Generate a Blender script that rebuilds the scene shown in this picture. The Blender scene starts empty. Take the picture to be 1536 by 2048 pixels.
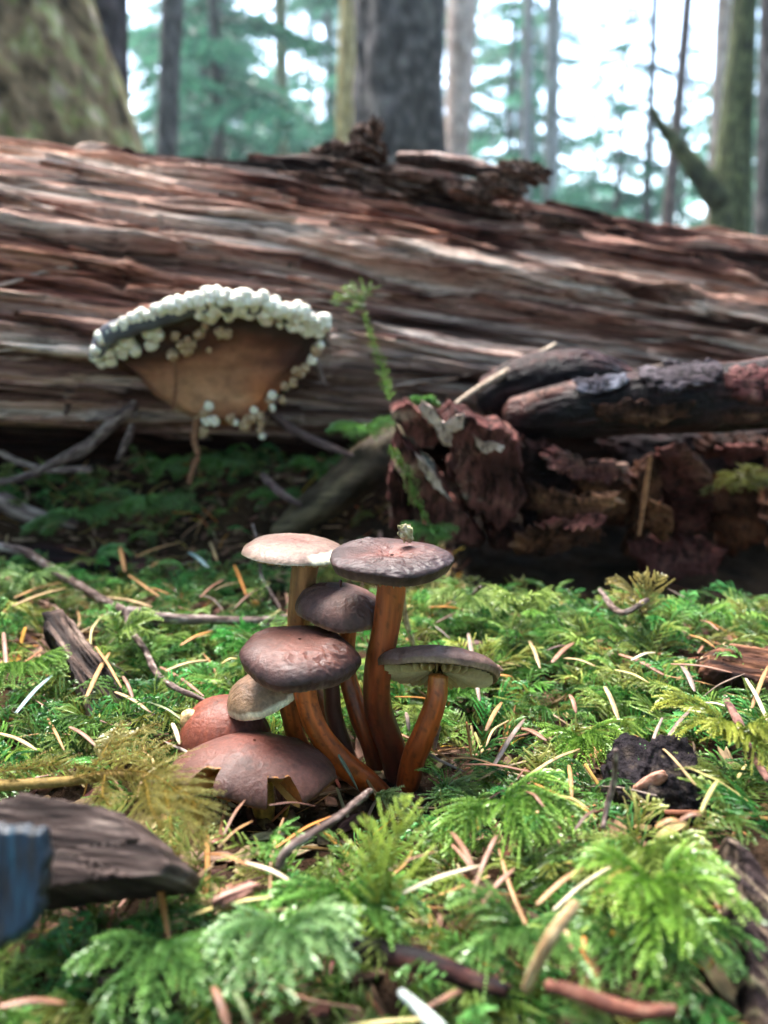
import bpy, math
import numpy as np
from mathutils import Vector, Matrix, Euler

# ------------------------------------------------------------------ camera, sky, sun, exposure
sc = bpy.context.scene
FPX, HC, PITCH = 1538.0, 0.131, math.radians(13.7)
CP, SP = math.cos(PITCH), math.sin(PITCH)
cam = bpy.data.cameras.new('camera')
camo = bpy.data.objects.new('camera', cam)
sc.collection.objects.link(camo)
camo.location = (0, 0, HC)
camo.rotation_euler = (math.pi/2 - PITCH, 0, 0)
cam.sensor_fit = 'VERTICAL'; cam.sensor_height = 36; cam.sensor_width = 27
cam.lens = 36*FPX/2048
cam.clip_start = 0.005; cam.clip_end = 2000
cam.dof.use_dof = True; cam.dof.focus_distance = 0.212
cam.dof.aperture_fstop = 9.8
sc.camera = camo

SUN_EL, SUN_AZ = math.radians(60), math.radians(-38)      # azimuth from +Y towards +X
w = bpy.data.worlds.new("World"); sc.world = w; w.use_nodes = True
nt = w.node_tree; nt.nodes.clear()
sky = nt.nodes.new('ShaderNodeTexSky'); sky.sky_type = 'NISHITA'; sky.sun_disc = False
sky.sun_elevation = SUN_EL; sky.sun_rotation = SUN_AZ
sky.air_density = 1.0; sky.dust_density = 2.0; sky.ozone_density = 1.0
bg = nt.nodes.new('ShaderNodeBackground'); bg.inputs['Strength'].default_value = 0.095
wo = nt.nodes.new('ShaderNodeOutputWorld')
nt.links.new(sky.outputs[0], bg.inputs[0]); nt.links.new(bg.outputs[0], wo.inputs[0])
sun = bpy.data.lights.new('sun', 'SUN'); sun.energy = 2.0; sun.angle = math.radians(40); sun.color = (1.0, 0.96, 0.90)
suno = bpy.data.objects.new('sun', sun); sc.collection.objects.link(suno)
sd = Vector((math.sin(SUN_AZ)*math.cos(SUN_EL), math.cos(SUN_AZ)*math.cos(SUN_EL), math.sin(SUN_EL)))
suno.rotation_euler = sd.to_track_quat('Z', 'Y').to_euler()
sc.view_settings.view_transform = 'Standard'; sc.view_settings.look = 'None'
sc.view_settings.exposure = 3.88; sc.view_settings.gamma = 1; sc.view_settings.use_curve_mapping = False
sc.render.engine = 'CYCLES'
cy = sc.cycles
cy.use_denoising = True; cy.max_bounces = 7; cy.diffuse_bounces = 4; cy.glossy_bounces = 2
cy.transmission_bounces = 3; cy.transparent_max_bounces = 6; cy.use_adaptive_sampling = True; cy.adaptive_threshold = 0.01
cy.caustics_reflective = False; cy.caustics_refractive = False; cy.sample_clamp_indirect = 6

# ------------------------------------------------------------------ numeric helpers
rng = np.random.default_rng(7)
def hsh(i, j, k, s):
    h = (i.astype(np.int64)*374761393 + j.astype(np.int64)*668265263 + k.astype(np.int64)*2147483647 + s*974634777) & 0xffffffff
    h = ((h ^ (h >> 13))*1274126177) & 0xffffffff
    h = ((h ^ (h >> 16))*2246822519) & 0xffffffff
    return ((h ^ (h >> 15)) & 0xffffff)/float(0xffffff)
def n3(x, y, z=0.0, s=0):
    x, y, z = np.broadcast_arrays(np.asarray(x, float), np.asarray(y, float), np.asarray(z, float))
    i, j, k = np.floor(x), np.floor(y), np.floor(z)
    a, b, c = x-i, y-j, z-k
    a, b, c = a*a*(3-2*a), b*b*(3-2*b), c*c*(3-2*c)
    r = 0
    for di in (0, 1):
        for dj in (0, 1):
            for dk in (0, 1):
                r = r + hsh(i+di, j+dj, k+dk, s)*(a if di else 1-a)*(b if dj else 1-b)*(c if dk else 1-c)
    return r
def fbm(x, y, z=0.0, s=0, o=4):
    r, a, t = 0, 1.0, 0
    x, y, z = np.asarray(x, float), np.asarray(y, float), np.asarray(z, float)
    for q in range(o):
        r = r + a*n3(x, y, z, s+q); t += a; a *= .5; x = x*2.03+5.1; y = y*2.03+1.7; z = z*2.03+3.3
    return r/t
def sst(a, b, x):
    t = np.clip((x-a)/(b-a), 0, 1); return t*t*(3-2*t)
def lerp(a, b, t): return a+(b-a)*t
def pal(t, stops):
    t = np.clip(np.asarray(t, float), 0, 1)
    ps = [s[0] for s in stops]
    return np.stack([np.interp(t, ps, [s[1][k] for s in stops]) for k in range(3)], -1)

def ray(px, py):
    u, v = (px-768)/FPX, (1024-py)/FPX
    return np.stack([u, CP + v*SP, -SP + v*CP + 0*u], -1)
def P(px, py, Y):
    d = ray(np.asarray(px, float), np.asarray(py, float))
    t = np.asarray(Y, float)/d[..., 1]
    return np.array([0, 0, HC]) + d*t[..., None]
def msize(px, pt):      # metres spanned by px pixels at the depth of a point
    return px*(pt[1]*CP + (HC-pt[2])*SP)/FPX

def terr(x, y):
    x, y = np.asarray(x, float), np.asarray(y, float)
    r = np.hypot(x, y)
    z = .012*(fbm(x*14, y*14, 0, 3, 3)-.5)*2 + .004*(fbm(x*60, y*60, 0, 9, 2)-.5)*2
    near = np.exp(-(((x-.0)/.045)**2+((y-.2)/.035)**2))
    z = z*(1-near)
    # hollow under the fallen log, deepest below the bark pile on the right
    z = z - .055*sst(.325, .39, y)*sst(.025, .07, x)*(1-sst(.62, .8, y))
    z = z + (.042*sst(.385, .49, y)+.012*(fbm(x*30, y*30, 0, 13, 3)-.5)*sst(.36, .42, y))*(1-sst(.0, .06, x))*(1-sst(.62, .8, y))
    # right foreground rises a little, left foreground too
    z = z + .016*np.exp(-(((x-.085)/.05)**2+((y-.125)/.05)**2)) + .010*np.exp(-(((x+.02)/.05)**2+((y-.12)/.03)**2))
    z = z + .012*np.exp(-(((x-.13)/.06)**2+((y-.25)/.06)**2)) + .010*np.exp(-(((x+.13)/.05)**2+((y-.26)/.06)**2))
    z = z + sst(1.0, 4.0, r)*.25*(fbm(x*.35, y*.35, 0, 21, 3)-.5)*2 + sst(6, 60, r)*1.2*(fbm(x*.05, y*.05, 0, 31, 3)-.45)
    return z
def G(px, py, h=0.0):
    d = ray(np.array([float(px)]), np.array([float(py)]))[0]
    t = np.linspace(.05, 1.6, 1500)
    pts = np.array([0, 0, HC]) + d*t[:, None]
    below = pts[:, 2] < terr(pts[:, 0], pts[:, 1])+h
    i = int(np.argmax(below)) if below.any() else 700
    return pts[i]

# ------------------------------------------------------------------ mesh and object helpers
def mesh_of(name, V, F, mat, col=None, smooth=True):
    V = np.asarray(V, np.float32).reshape(-1, 3)
    if not isinstance(F, list): F = [F]
    me = bpy.data.meshes.new(name)
    me.vertices.add(len(V)); me.vertices.foreach_set('co', V.ravel())
    nl = sum(f.size for f in F); npoly = sum(len(f) for f in F)
    me.loops.add(nl); me.polygons.add(npoly)
    me.loops.foreach_set('vertex_index', np.concatenate([f.ravel() for f in F]).astype(np.int32))
    tot = np.concatenate([np.full(len(f), f.shape[1]) for f in F]).astype(np.int32)
    st = np.concatenate([[0], np.cumsum(tot)[:-1]]).astype(np.int32)
    me.polygons.foreach_set('loop_start', st)
    me.polygons.foreach_set('loop_total', tot)
    me.polygons.foreach_set('use_smooth', np.full(npoly, smooth))
    me.update(calc_edges=True)
    if col is not None:
        a = me.color_attributes.new('Col', 'FLOAT_COLOR', 'POINT')
        c = np.ones((len(V), 4), np.float32); c[:, :3] = np.broadcast_to(col, (len(V), 3))
        a.data.foreach_set('color', c.ravel())
    me.materials.append(mat)
    return me
def link(name, me, parent=None, loc=(0, 0, 0)):
    o = bpy.data.objects.new(name, me); sc.collection.objects.link(o)
    o.location = loc
    if parent is not None: o.parent = parent
    return o
def tag(o, label, cat, group=None, kind=None):
    o['label'] = label
    o['category'] = cat
    if group: o['group'] = group
    if kind: o['kind'] = kind
    return o
def thing(name, label, cat, loc, group=None):
    o = bpy.data.objects.new(name, None); sc.collection.objects.link(o)
    o.location = loc; o.empty_display_size = .01
    return tag(o, label, cat, group)
def grid_faces(m, n, wrap=False, off=0):       # m rows of n vertices
    i = np.arange(m-1)[:, None]; j = np.arange(n if wrap else n-1)[None, :]
    j2 = (j+1) % n
    return np.stack([i*n+j, i*n+j2, (i+1)*n+j2, (i+1)*n+j], -1).reshape(-1, 4)+off
def resample(path, m):
    p = np.asarray(path, float)
    if len(p) > 2:      # Catmull-Rom through the points
        q = np.vstack([2*p[0]-p[1], p, 2*p[-1]-p[-2]]); out = []
        for i in range(1, len(q)-2):
            for t in np.linspace(0, 1, 12, endpoint=False):
                a, b, c, d = q[i-1], q[i], q[i+1], q[i+2]
                out.append(.5*((2*b)+(-a+c)*t+(2*a-5*b+4*c-d)*t*t+(-a+3*b-3*c+d)*t**3))
        p = np.array(out+[q[-2]])
    L = np.concatenate([[0], np.cumsum(np.linalg.norm(np.diff(p, axis=0), axis=1))])
    s = np.linspace(0, L[-1], m)
    return np.stack([np.interp(s, L, p[:, k]) for k in range(3)], -1)
def unit(v): return v/np.maximum(np.linalg.norm(v, axis=-1, keepdims=True), 1e-12)
def tube(path, rad, m=24, n=10, ref=(0, 0, 1), flat=1.0, bump=None, dome=.6):
    """V, F, u (0..1 along), angle. rad: scalar or array of radii along; flat: height/width; bump(u, ang, P)->factor"""
    c = resample(path, m); T = unit(np.gradient(c, axis=0))
    ref = np.broadcast_to(np.asarray(ref, float), T.shape)
    S = unit(np.cross(T, ref)); U = np.cross(S, T)
    rad = np.atleast_1d(rad).astype(float)
    r = np.interp(np.linspace(0, 1, m), np.linspace(0, 1, len(rad)), rad) if len(rad) > 1 else np.full(m, rad[0])
    c = np.vstack([c[:1]-T[:1]*r[0]*dome, c[:1]-T[:1]*r[0]*dome*.6, c, c[-1:]+T[-1:]*r[-1]*dome*.6, c[-1:]+T[-1:]*r[-1]*dome])
    S = np.vstack([S[:1], S[:1], S, S[-1:], S[-1:]]); U = np.vstack([U[:1], U[:1], U, U[-1:], U[-1:]])
    r = np.concatenate([[r[0]*.03, r[0]*.7], r, [r[-1]*.7, r[-1]*.03]])
    u = np.concatenate([[0, 0], np.linspace(0, 1, m), [1, 1]])
    a = np.linspace(0, 2*math.pi, n, endpoint=False)
    A, Uu = np.meshgrid(a, u); Rr = np.repeat(r[:, None], n, 1)
    if bump is not None: Rr = Rr*bump(Uu, A)
    V = c[:, None]+S[:, None]*(Rr*np.cos(A))[..., None]+U[:, None]*(Rr*np.sin(A)*flat)[..., None]
    return V.reshape(-1, 3), grid_faces(len(c), n, True), Uu.ravel(), A.ravel()

def slab(outline, mapf, nrm, thick, bump, n=120, rings=26, jit=0.0, seed=0, colf=None):
    """solid piece with a traced outline, its own distance and thickness. mapf(px,py)->world, nrm: unit vector to the viewer side"""
    o = np.asarray(outline, float); o = np.vstack([o, o[:1]])
    L = np.concatenate([[0], np.cumsum(np.linalg.norm(np.diff(o, axis=0), axis=1))])
    s = np.linspace(0, L[-1], n, endpoint=False)
    q = np.stack([np.interp(s, L, o[:, k]) for k in (0, 1)], -1)
    c = q.mean(0)
    if jit: q = q+(np.stack([n3(s/9, 0, seed, 1), n3(s/9, 7, seed, 2)], -1)-.5)*2*jit
    ts = np.linspace(0, 1, rings)**.8
    ts[0] = .004
    pp = c+(q-c)*ts[:, None, None]
    W = mapf(pp[..., 0], pp[..., 1])
    nrm = np.asarray(nrm, float)
    b = bump(pp[..., 0], pp[..., 1])*(1-ts[:, None]**7)
    edge = -thick*.28*sst(.86, 1.0, ts)[:, None]
    Wf = W+nrm*(b+edge)[..., None]
    back = []
    for t, dd in ((1.0, .7), (.93, 1.0), (.5, 1.02), (.01, 1.02)):
        p2 = c+(q-c)*t
        back.append(mapf(p2[:, 0], p2[:, 1])-nrm*thick*dd)
    V = np.concatenate([Wf, np.array(back)], 0)
    m = len(V)
    PX = np.concatenate([pp, np.array([c+(q-c)*t for t in (1, .93, .5, .01)])], 0)
    col = colf(PX[..., 0], PX[..., 1]).reshape(-1, 3) if colf else None
    return V.reshape(-1, 3), grid_faces(m, n, True), col

# ------------------------------------------------------------------ materials
def vmat(name, rough=.6, nscale=300, bump=.3, bdist=.0005, spec=.4, mott=.35, trans=0.0, stretch=(1, 1, 1), coat=0.0, rnd=0.0, sss=0.0, base=None, rvar=0.15, crack=0.0):
    m = bpy.data.materials.new(name); m.use_nodes = True
    N = m.node_tree; N.nodes.clear(); L = N.links.new
    out = N.nodes.new('ShaderNodeOutputMaterial'); b = N.nodes.new('ShaderNodeBsdfPrincipled')
    at = N.nodes.new('ShaderNodeAttribute'); at.attribute_name = 'Col'
    tc = N.nodes.new('ShaderNodeTexCoord'); mp = N.nodes.new('ShaderNodeMapping'); mp.inputs['Scale'].default_value = stretch
    L(tc.outputs['Object'], mp.inputs[0])
    no = N.nodes.new('ShaderNodeTexNoise'); no.inputs['Scale'].default_value = nscale; no.inputs['Detail'].default_value = 5; no.inputs['Roughness'].default_value = .65
    L(mp.outputs[0], no.inputs['Vector'])
    mr = N.nodes.new('ShaderNodeMapRange'); mr.inputs['From Min'].default_value = .3; mr.inputs['From Max'].default_value = .7
    mr.inputs['To Min'].default_value = 1-mott; mr.inputs['To Max'].default_value = 1+mott
    L(no.outputs['Fac'], mr.inputs['Value'])
    mul = N.nodes.new('ShaderNodeVectorMath'); mul.operation = 'SCALE'
    if base is None: L(at.outputs['Color'], mul.inputs[0])
    else: mul.inputs[0].default_value = base
    L(mr.outputs[0], mul.inputs['Scale'])
    colr = mul.outputs[0]
    if crack > 0:
        nc = N.nodes.new('ShaderNodeTexNoise'); nc.inputs['Scale'].default_value = nscale*crack; nc.inputs['Detail'].default_value = 6; nc.inputs['Roughness'].default_value = .7
        L(mp.outputs[0], nc.inputs['Vector'])
        r3 = N.nodes.new('ShaderNodeMapRange'); r3.inputs['From Min'].default_value = .40; r3.inputs['From Max'].default_value = .50; r3.inputs['To Min'].default_value = .30; r3.inputs['To Max'].default_value = 1.08
        L(nc.outputs['Fac'], r3.inputs['Value'])
        m2 = N.nodes.new('ShaderNodeVectorMath'); m2.operation = 'SCALE'; L(colr, m2.inputs[0]); L(r3.outputs[0], m2.inputs['Scale']); colr = m2.outputs[0]
    if rnd > 0:
        oi = N.nodes.new('ShaderNodeObjectInfo')
        hs = N.nodes.new('ShaderNodeHueSaturation')
        r1 = N.nodes.new('ShaderNodeMapRange'); r1.inputs['To Min'].default_value = .5-.035*rnd; r1.inputs['To Max'].default_value = .5+.05*rnd
        L(oi.outputs['Random'], r1.inputs[0]); L(r1.outputs[0], hs.inputs['Hue'])
        mm = N.nodes.new('ShaderNodeMath'); mm.operation = 'MULTIPLY'; mm.inputs[1].default_value = 7.31; L(oi.outputs['Random'], mm.inputs[0])
        fr = N.nodes.new('ShaderNodeMath'); fr.operation = 'FRACT'; L(mm.outputs[0], fr.inputs[0])
        r2 = N.nodes.new('ShaderNodeMapRange'); r2.inputs['To Min'].default_value = 1-.5*rnd; r2.inputs['To Max'].default_value = 1+.45*rnd
        L(fr.outputs[0], r2.inputs[0]); L(r2.outputs[0], hs.inputs['Value'])
        L(colr, hs.inputs['Color']); colr = hs.outputs[0]
    L(colr, b.inputs['Base Color'])
    rr = N.nodes.new('ShaderNodeMapRange'); rr.inputs['From Min'].default_value = .3; rr.inputs['From Max'].default_value = .7
    rr.inputs['To Min'].default_value = max(.05, rough-rvar); rr.inputs['To Max'].default_value = min(1, rough+rvar)
    n2 = N.nodes.new('ShaderNodeTexNoise'); n2.inputs['Scale'].default_value = nscale*.23; n2.inputs['Detail'].default_value = 3
    L(mp.outputs[0], n2.inputs['Vector']); L(n2.outputs['Fac'], rr.inputs[0]); L(rr.outputs[0], b.inputs['Roughness'])
    b.inputs['Specular IOR Level'].default_value = spec
    b.inputs['Coat Weight'].default_value = coat; b.inputs['Coat Roughness'].default_value = .25
    if sss > 0:
        b.inputs['Subsurface Weight'].default_value = sss; b.inputs['Subsurface Radius'].default_value = (1, .4, .2); b.inputs['Subsurface Scale'].default_value = .0015
    if bump > 0:
        bp = N.nodes.new('ShaderNodeBump'); bp.inputs['Strength'].default_value = bump; bp.inputs['Distance'].default_value = bdist
        L(no.outputs['Fac'], bp.inputs['Height']); L(bp.outputs[0], b.inputs['Normal'])
    if trans > 0:
        tr = N.nodes.new('ShaderNodeBsdfTranslucent'); mx = N.nodes.new('ShaderNodeMixShader'); mx.inputs[0].default_value = trans
        L(colr, tr.inputs['Color'])
        L(b.outputs[0], mx.inputs[1]); L(tr.outputs[0], mx.inputs[2]); L(mx.outputs[0], out.inputs[0])
    else: L(b.outputs[0], out.inputs[0])
    return m
M = {}
M['log'] = vmat('weathered_wood', .75, 520, 1.0, .0022, .05, .5, stretch=(.075, 1, 1), crack=.45)
M['plate'] = M['log']
M['wetbark'] = vmat('wet_bark', .55, 240, 1.0, .0018, .14, .7, crack=.4)
M['bark'] = vmat('bark', .8, 330, 1.0, .0016, .10, .5, stretch=(1, 1, .45), crack=.5)
M['cap'] = vmat('cap_skin', .52, 800, .9, .00035, .32, .32, sss=.1, rvar=.12)
M['stem'] = vmat('stem_flesh', .45, 700, .5, .0003, .45, .25, stretch=(1, 1, .12), sss=.15)
M['gill'] = vmat('gill_flesh', .7, 900, .1, .0001, .3, .15, sss=.1)
M['conk'] = vmat('conk_flesh', .6, 160, .5, .0008, .35, .3)
M['nodule'] = vmat('nodule_flesh', .5, 400, .25, .0004, .4, .12, sss=.25)
M['moss'] = vmat('moss_leaf', .30, 500, 0, .001, .75, .12, trans=.32, rnd=1.0)
M['mossed'] = vmat('moss_strand', .30, 500, 0, .001, .75, .12, trans=.32, rnd=.0)
M['needle'] = vmat('dry_needle', .5, 700, .3, .0002, .4, .25, stretch=(1, 1, 1))
M['litter'] = vmat('litter', .7, 500, .5, .0004, .12, .35, rnd=1.0)
M['soil'] = vmat('forest_soil', .9, 260, 1.0, .003, .06, .6)
M['twig'] = vmat('twig_bark', .7, 600, .8, .0005, .15, .45)
M['oldwood'] = vmat('old_wood', .7, 300, .9, .0008, .12, .5, stretch=(.12, 1, 1))
M['conifer'] = vmat('conifer_foliage', .5, 3, 0, .001, .3, .25, trans=.35)
M['trunk'] = vmat('tree_bark', .85, 30, 1.0, .02, .1, .6, stretch=(1, 1, .5))
M['scrap'] = vmat('blue_scrap', .45, 300, .4, .0005, .4, .25)

# ------------------------------------------------------------------ ground
def axis(core0, core1, step, far, k=1.12):
    c = list(np.arange(core0, core1+step/2, step)); lo = []; x = core0; d = step
    while x > -far: d *= k; x -= d; lo.append(x)
    hi = []; x = core1; d = step
    while x < far: d *= k; x += d; hi.append(x)
    return np.array(lo[::-1]+c+hi)
gx = axis(-.42, .48, .0035, 260); gy = axis(.03, .62, .0035, 260)
GX, GY = np.meshgrid(gx, gy)
GZ = terr(GX, GY)
fn = fbm(GX*90, GY*90, 0, 40, 3)
GZ2 = GZ + .003*(fn-.5)*(np.hypot(GX, GY) < 2)
gc = pal(fbm(GX*45, GY*45, 0, 50, 4)*1.4-.2, [(0, (.012, .008, .006)), (.5, (.035, .020, .012)), (1, (.075, .040, .022))])
mossy = sst(.48, .6, fbm(GX*3, GY*3, 0, 55, 3))*sst(.8, 2, np.hypot(GX, GY))
gc = lerp(gc, np.array((.05, .075, .02)), (mossy*.8)[..., None])
ground = link('ground', mesh_of('ground', np.stack([GX, GY, GZ2], -1), grid_faces(len(gy), len(gx)), M['soil'], gc.reshape(-1, 3)))
ground['kind'] = 'structure'; ground['label'] = 'dark brown forest soil under moss and needle litter'

# ------------------------------------------------------------------ the fallen log
LA = unit(np.array([1, .309, -.0693])); LN1 = unit(np.array([.309, -1, 0.])); LN2 = np.cross(LN1, LA)
LC = np.array([0, .588, .098])
def lrad(s): return .118-.0158*s
def fibres(s, w, lite=False):
    wp = w+.016*(fbm(s*5, w*9, 0, 60, 3)-.5)+.005*(fbm(s*22, w*45, 0, 61, 2)-.5)+.010*(np.floor(n3(s*8, w*30, 0, 59)*4)/4-.4)
    big = .020*(fbm(s*2.6, w*16, 0, 62, 3)-.5)
    q = fbm(s*1.5+3, wp*34, 0, 64, 4)*9
    fq = q-np.floor(q)
    ter = (np.floor(q)+sst(.80, 1.0, fq))*.0048
    q2 = fbm(s*7+8, wp*75, 0, 68, 3)*7; f2 = q2-np.floor(q2)
    ter2 = (np.floor(q2)+sst(.7, 1.0, f2))*.0017
    fb = .0026*(1-np.abs(2*n3(s*6, wp*210, 0, 70)-1))+.0016*n3(s*12, wp*480, 0, 71)-.006*sst(.70, .80, n3(s*3.5, wp*120, 0, 72))*sst(.4, .6, n3(s*9, wp*20, 0, 73))
    return big+ter+ter2+fb-.034, np.floor(q), np.floor(q2), wp
def ldisp(s, th):
    w = th*.118+.085*s
    d, a, b, wp = fibres(s, w)
    # rougher bark crest along the top
    d = d+sst(.35, .75, fbm(s*9, w*22, 0, 80, 3))*.012*np.exp(-((th-1.75)/.35)**2)*sst(-.15, 0, s)
    return d-.040*sst(-.12, -.55, th)
WOOD = [(0, (.016, .008, .007)), (.25, (.060, .026, .021)), (.45, (.15, .068, .052)), (.62, (.29, .155, .115)), (.8, (.45, .28, .215)), (1, (.56, .42, .34))]
def lcol(s, th):
    w = th*.118+.085*s
    d, a, b, wp = fibres(s, w)
    k = hsh(a, a*0, a*0, 5)*.35+hsh(b, a, a*0, 6)*.22+fbm(s*9, wp*230, 0, 90, 4)*1.0-.23
    k = .47+(k-.5)*1.25-.45*sst(.56, .68, fbm(s*4, w*22, 0, 93, 3))
    c = pal(k, WOOD)
    red = sst(.55, .72, fbm(s*5, w*45, 0, 95, 3))[..., None]
    c = lerp(c, c*np.array([1.06, .86, .76]), red)
    gr = sst(.57, .7, fbm(s*3, w*30, 0, 97, 3))[..., None]
    c = lerp(c, c.mean(-1, keepdims=True)*np.array([1.06, .97, .90]), gr*.4)
    lower = (1-sst(-.62, -.28, th+.25*(fbm(s*6, th*3, 0, 98, 3)-.5)))[..., None]          # shade under the log painted into the wood colour
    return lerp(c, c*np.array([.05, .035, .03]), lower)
def lpt(s, th, h=0.0, d=None):
    d = ldisp(s, th) if d is None else d
    r = lrad(s)+d+h
    return LC+LA*np.asarray(s)[..., None]+LN1*(r*np.cos(th))[..., None]+LN2*(r*np.sin(th))[..., None]
ls = np.concatenate([np.linspace(-.75, -.36, 50)[:-1], np.linspace(-.36, .62, 620), np.linspace(.62, 1.5, 70)[1:]])
lt = np.concatenate([np.linspace(-1.2, 2.5, 560), np.linspace(2.5, 2*math.pi-1.2, 60)[1:]])[:-1]
LS, LT = np.meshgrid(ls, lt, indexing='ij')
LV = lpt(LS, LT); 
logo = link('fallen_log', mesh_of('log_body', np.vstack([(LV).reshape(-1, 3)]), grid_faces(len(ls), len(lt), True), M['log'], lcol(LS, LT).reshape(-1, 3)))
# object frame along the log so that the grain follows it
LM = Matrix((tuple(LA), tuple(LN1), tuple(LN2))).transposed().to_4x4(); LM.translation = Vector(LC)
logo.data.transform(LM.inverted()); logo.matrix_world = LM
tag(logo, 'long weathered brown fallen log with splintered grain lying behind the mushrooms', 'log')
def to_log(V):
    R = np.array([LA, LN1, LN2]); return (np.asarray(V)-LC) @ R.T
for sx, nm in ((-.75, 0), (1.5, 1)):
    tt = np.linspace(0, 2*math.pi, 48, endpoint=False)
    rr = np.linspace(.02, 1, 8)
    RR, TT = np.meshgrid(rr, tt, indexing='ij')
    r = (lrad(sx)*.93)*RR
    V = LC+LA*(sx+.004*np.sin(RR*60))[..., None]+LN1*(r*np.cos(TT))[..., None]+LN2*(r*np.sin(TT))[..., None]
    link('broken_end', mesh_of('broken_end', to_log(V.reshape(-1, 3)), grid_faces(8, 48, True), M['log'], np.array([.2, .11, .07])), logo)

def plate(s0, s1, th0, wid, thick, lift, seed, colk=None, name='wood_plate'):
    m = max(16, int((s1-s0)/.003)); n = 9
    s = np.linspace(s0, s1, m)
    v = np.linspace(-1, 1, n)
    S_, Vv = np.meshgrid(s, v, indexing='ij')
    u = (S_-s0)/(s1-s0)
    wmod = (.12+.88*sst(0, .3, u)*sst(0, .35, 1-u))*(.45+1.1*fbm(S_*70, seed, np.sign(Vv), 3, 3))
    th = th0-.085*(S_-s0)/.118+(Vv*wid*.5*wmod+.004*(n3(S_*8, seed, 0, 4)-.5)*2)/.118
    S2 = S_+(.012*(n3(Vv*2.5, seed, S_*0, 5)-.5))*(np.abs(u-.5) > .35)
    base = ldisp(S_, th0-.085*(S_-s0)/.118)*.5+ldisp(S_, th)*.5
    lf = lift*(n3(S_*12, seed, 0, 7)*.6+.6*np.abs(2*u-1)**2)
    edge = (1-np.abs(Vv)**4)
    top = base+lf+thick*edge+.0012*n3(S_*14, th*70, seed, 8)
    bot = base+lf-.0015
    Vt = lpt(S2, th, 0, top); Vb = lpt(S2, th, 0, bot)
    V = np.concatenate([Vt, Vb[:, ::-1]], 1)           # closed section
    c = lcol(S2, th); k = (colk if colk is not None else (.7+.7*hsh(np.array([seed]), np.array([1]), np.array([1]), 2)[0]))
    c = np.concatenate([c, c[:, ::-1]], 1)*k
    V = V.reshape(-1, 3); nn = 2*n
    F = [grid_faces(m, nn, True)]
    # close the ends
    e0 = np.arange(n-1); F.append(np.stack([e0, nn-1-e0, nn-2-e0, e0+1], -1)); F.append(np.stack([e0, e0+1, nn-2-e0, nn-1-e0], -1)+(m-1)*nn)
    return link(name, mesh_of(name, to_log(V), F, M['plate'], np.clip(c.reshape(-1, 3), 0, .75)), logo)
for i in range(190):
    s0 = rng.uniform(-.48, .56); ln = rng.uniform(.08, .40)*rng.uniform(.6, 1.2)
    th0 = rng.uniform(-.35, 1.9)
    plate(s0, s0+ln, th0, rng.uniform(.0018, .0075), rng.uniform(.0008, .0026), rng.uniform(.0004, .005), i)
for i in range(34):
    s0 = rng.uniform(-.45, .5); plate(s0, s0+rng.uniform(.08, .26), rng.uniform(-.1, 1.9), rng.uniform(.008, .018), rng.uniform(.0022, .0045), rng.uniform(.002, .006), 400+i)
# splinters
spl = []
for k in range(8):
    L = .03+.006*k
    p = np.array([[0, 0, 0], [L*.35, .0012*rng.normal(), .001+.001*rng.random()], [L*.7, .002*rng.normal(), .003*rng.random()], [L, .003*rng.normal(), .006*rng.random()]])
    V, F, u, a = tube(p, [.0006, .0013, .0011, .0002], 14, 6, flat=.5)
    c = pal(.45+.07*k-.1+.3*n3(u*9, k, 0, 3), WOOD)
    spl.append(mesh_of('splinter', V, F, M['plate'], c))
for i in range(90):
    s = rng.uniform(-.38, .6); th = rng.uniform(-.5, 1.9)
    p = lpt(np.array(s), np.array(th), .0005)
    o = link('splinter', spl[i % 8], logo)
    n_ = LN1*math.cos(th)+LN2*math.sin(th); t_ = np.cross(n_, LA)
    R = Matrix(((1, 0, 0), tuple(to_log(LC+t_)), tuple(to_log(LC+n_)))).transposed().to_4x4()
    R = R @ Matrix.Rotation(rng.normal()*.12+.08+(math.pi if rng.random() < .5 else 0), 4, 'Z')
    R.translation = Vector(to_log(p)); o.matrix_local = R

def chunk(center, ax, ay, az, seed, amp=.35, lam=(1, 1, 1), mu=40, nv=60, colors=None):
    """rugged broken lump: axes as vectors"""
    th = np.linspace(0, 2*math.pi, nv, endpoint=False); ph = np.linspace(.001, math.pi-.001, nv//2)
    PH, TH = np.meshgrid(ph, th, indexing='ij')
    d = np.stack([np.sin(PH)*np.cos(TH), np.sin(PH)*np.sin(TH), np.cos(PH)], -1)
    d = np.sign(d)*np.abs(d)**.75
    f = 1+amp*(fbm(d[..., 0]*2.2*lam[0]+seed, d[..., 1]*2.2*lam[1], d[..., 2]*2.2*lam[2], seed, 4)-.5)*2
    q = fbm(d[..., 0]*3*lam[0], d[..., 1]*3*lam[1]+seed, d[..., 2]*3*lam[2], seed+5, 3)*6
    f = f*(1+amp*.25*(np.floor(q)+sst(.7, 1, q-np.floor(q))-3)*.5)
    V = np.asarray(center)+(np.asarray(ax)*(d[..., :1])+np.asarray(ay)*(d[..., 1:2])+np.asarray(az)*(d[..., 2:3]))*f[..., None]
    c = pal(fbm(d[..., 0]*5*lam[0], d[..., 1]*5*lam[1], d[..., 2]*5*lam[2], seed+9, 3)*1.5-.25, colors or WOOD)
    return V.reshape(-1, 3), grid_faces(len(ph), nv, True), c.reshape(-1, 3)

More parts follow.
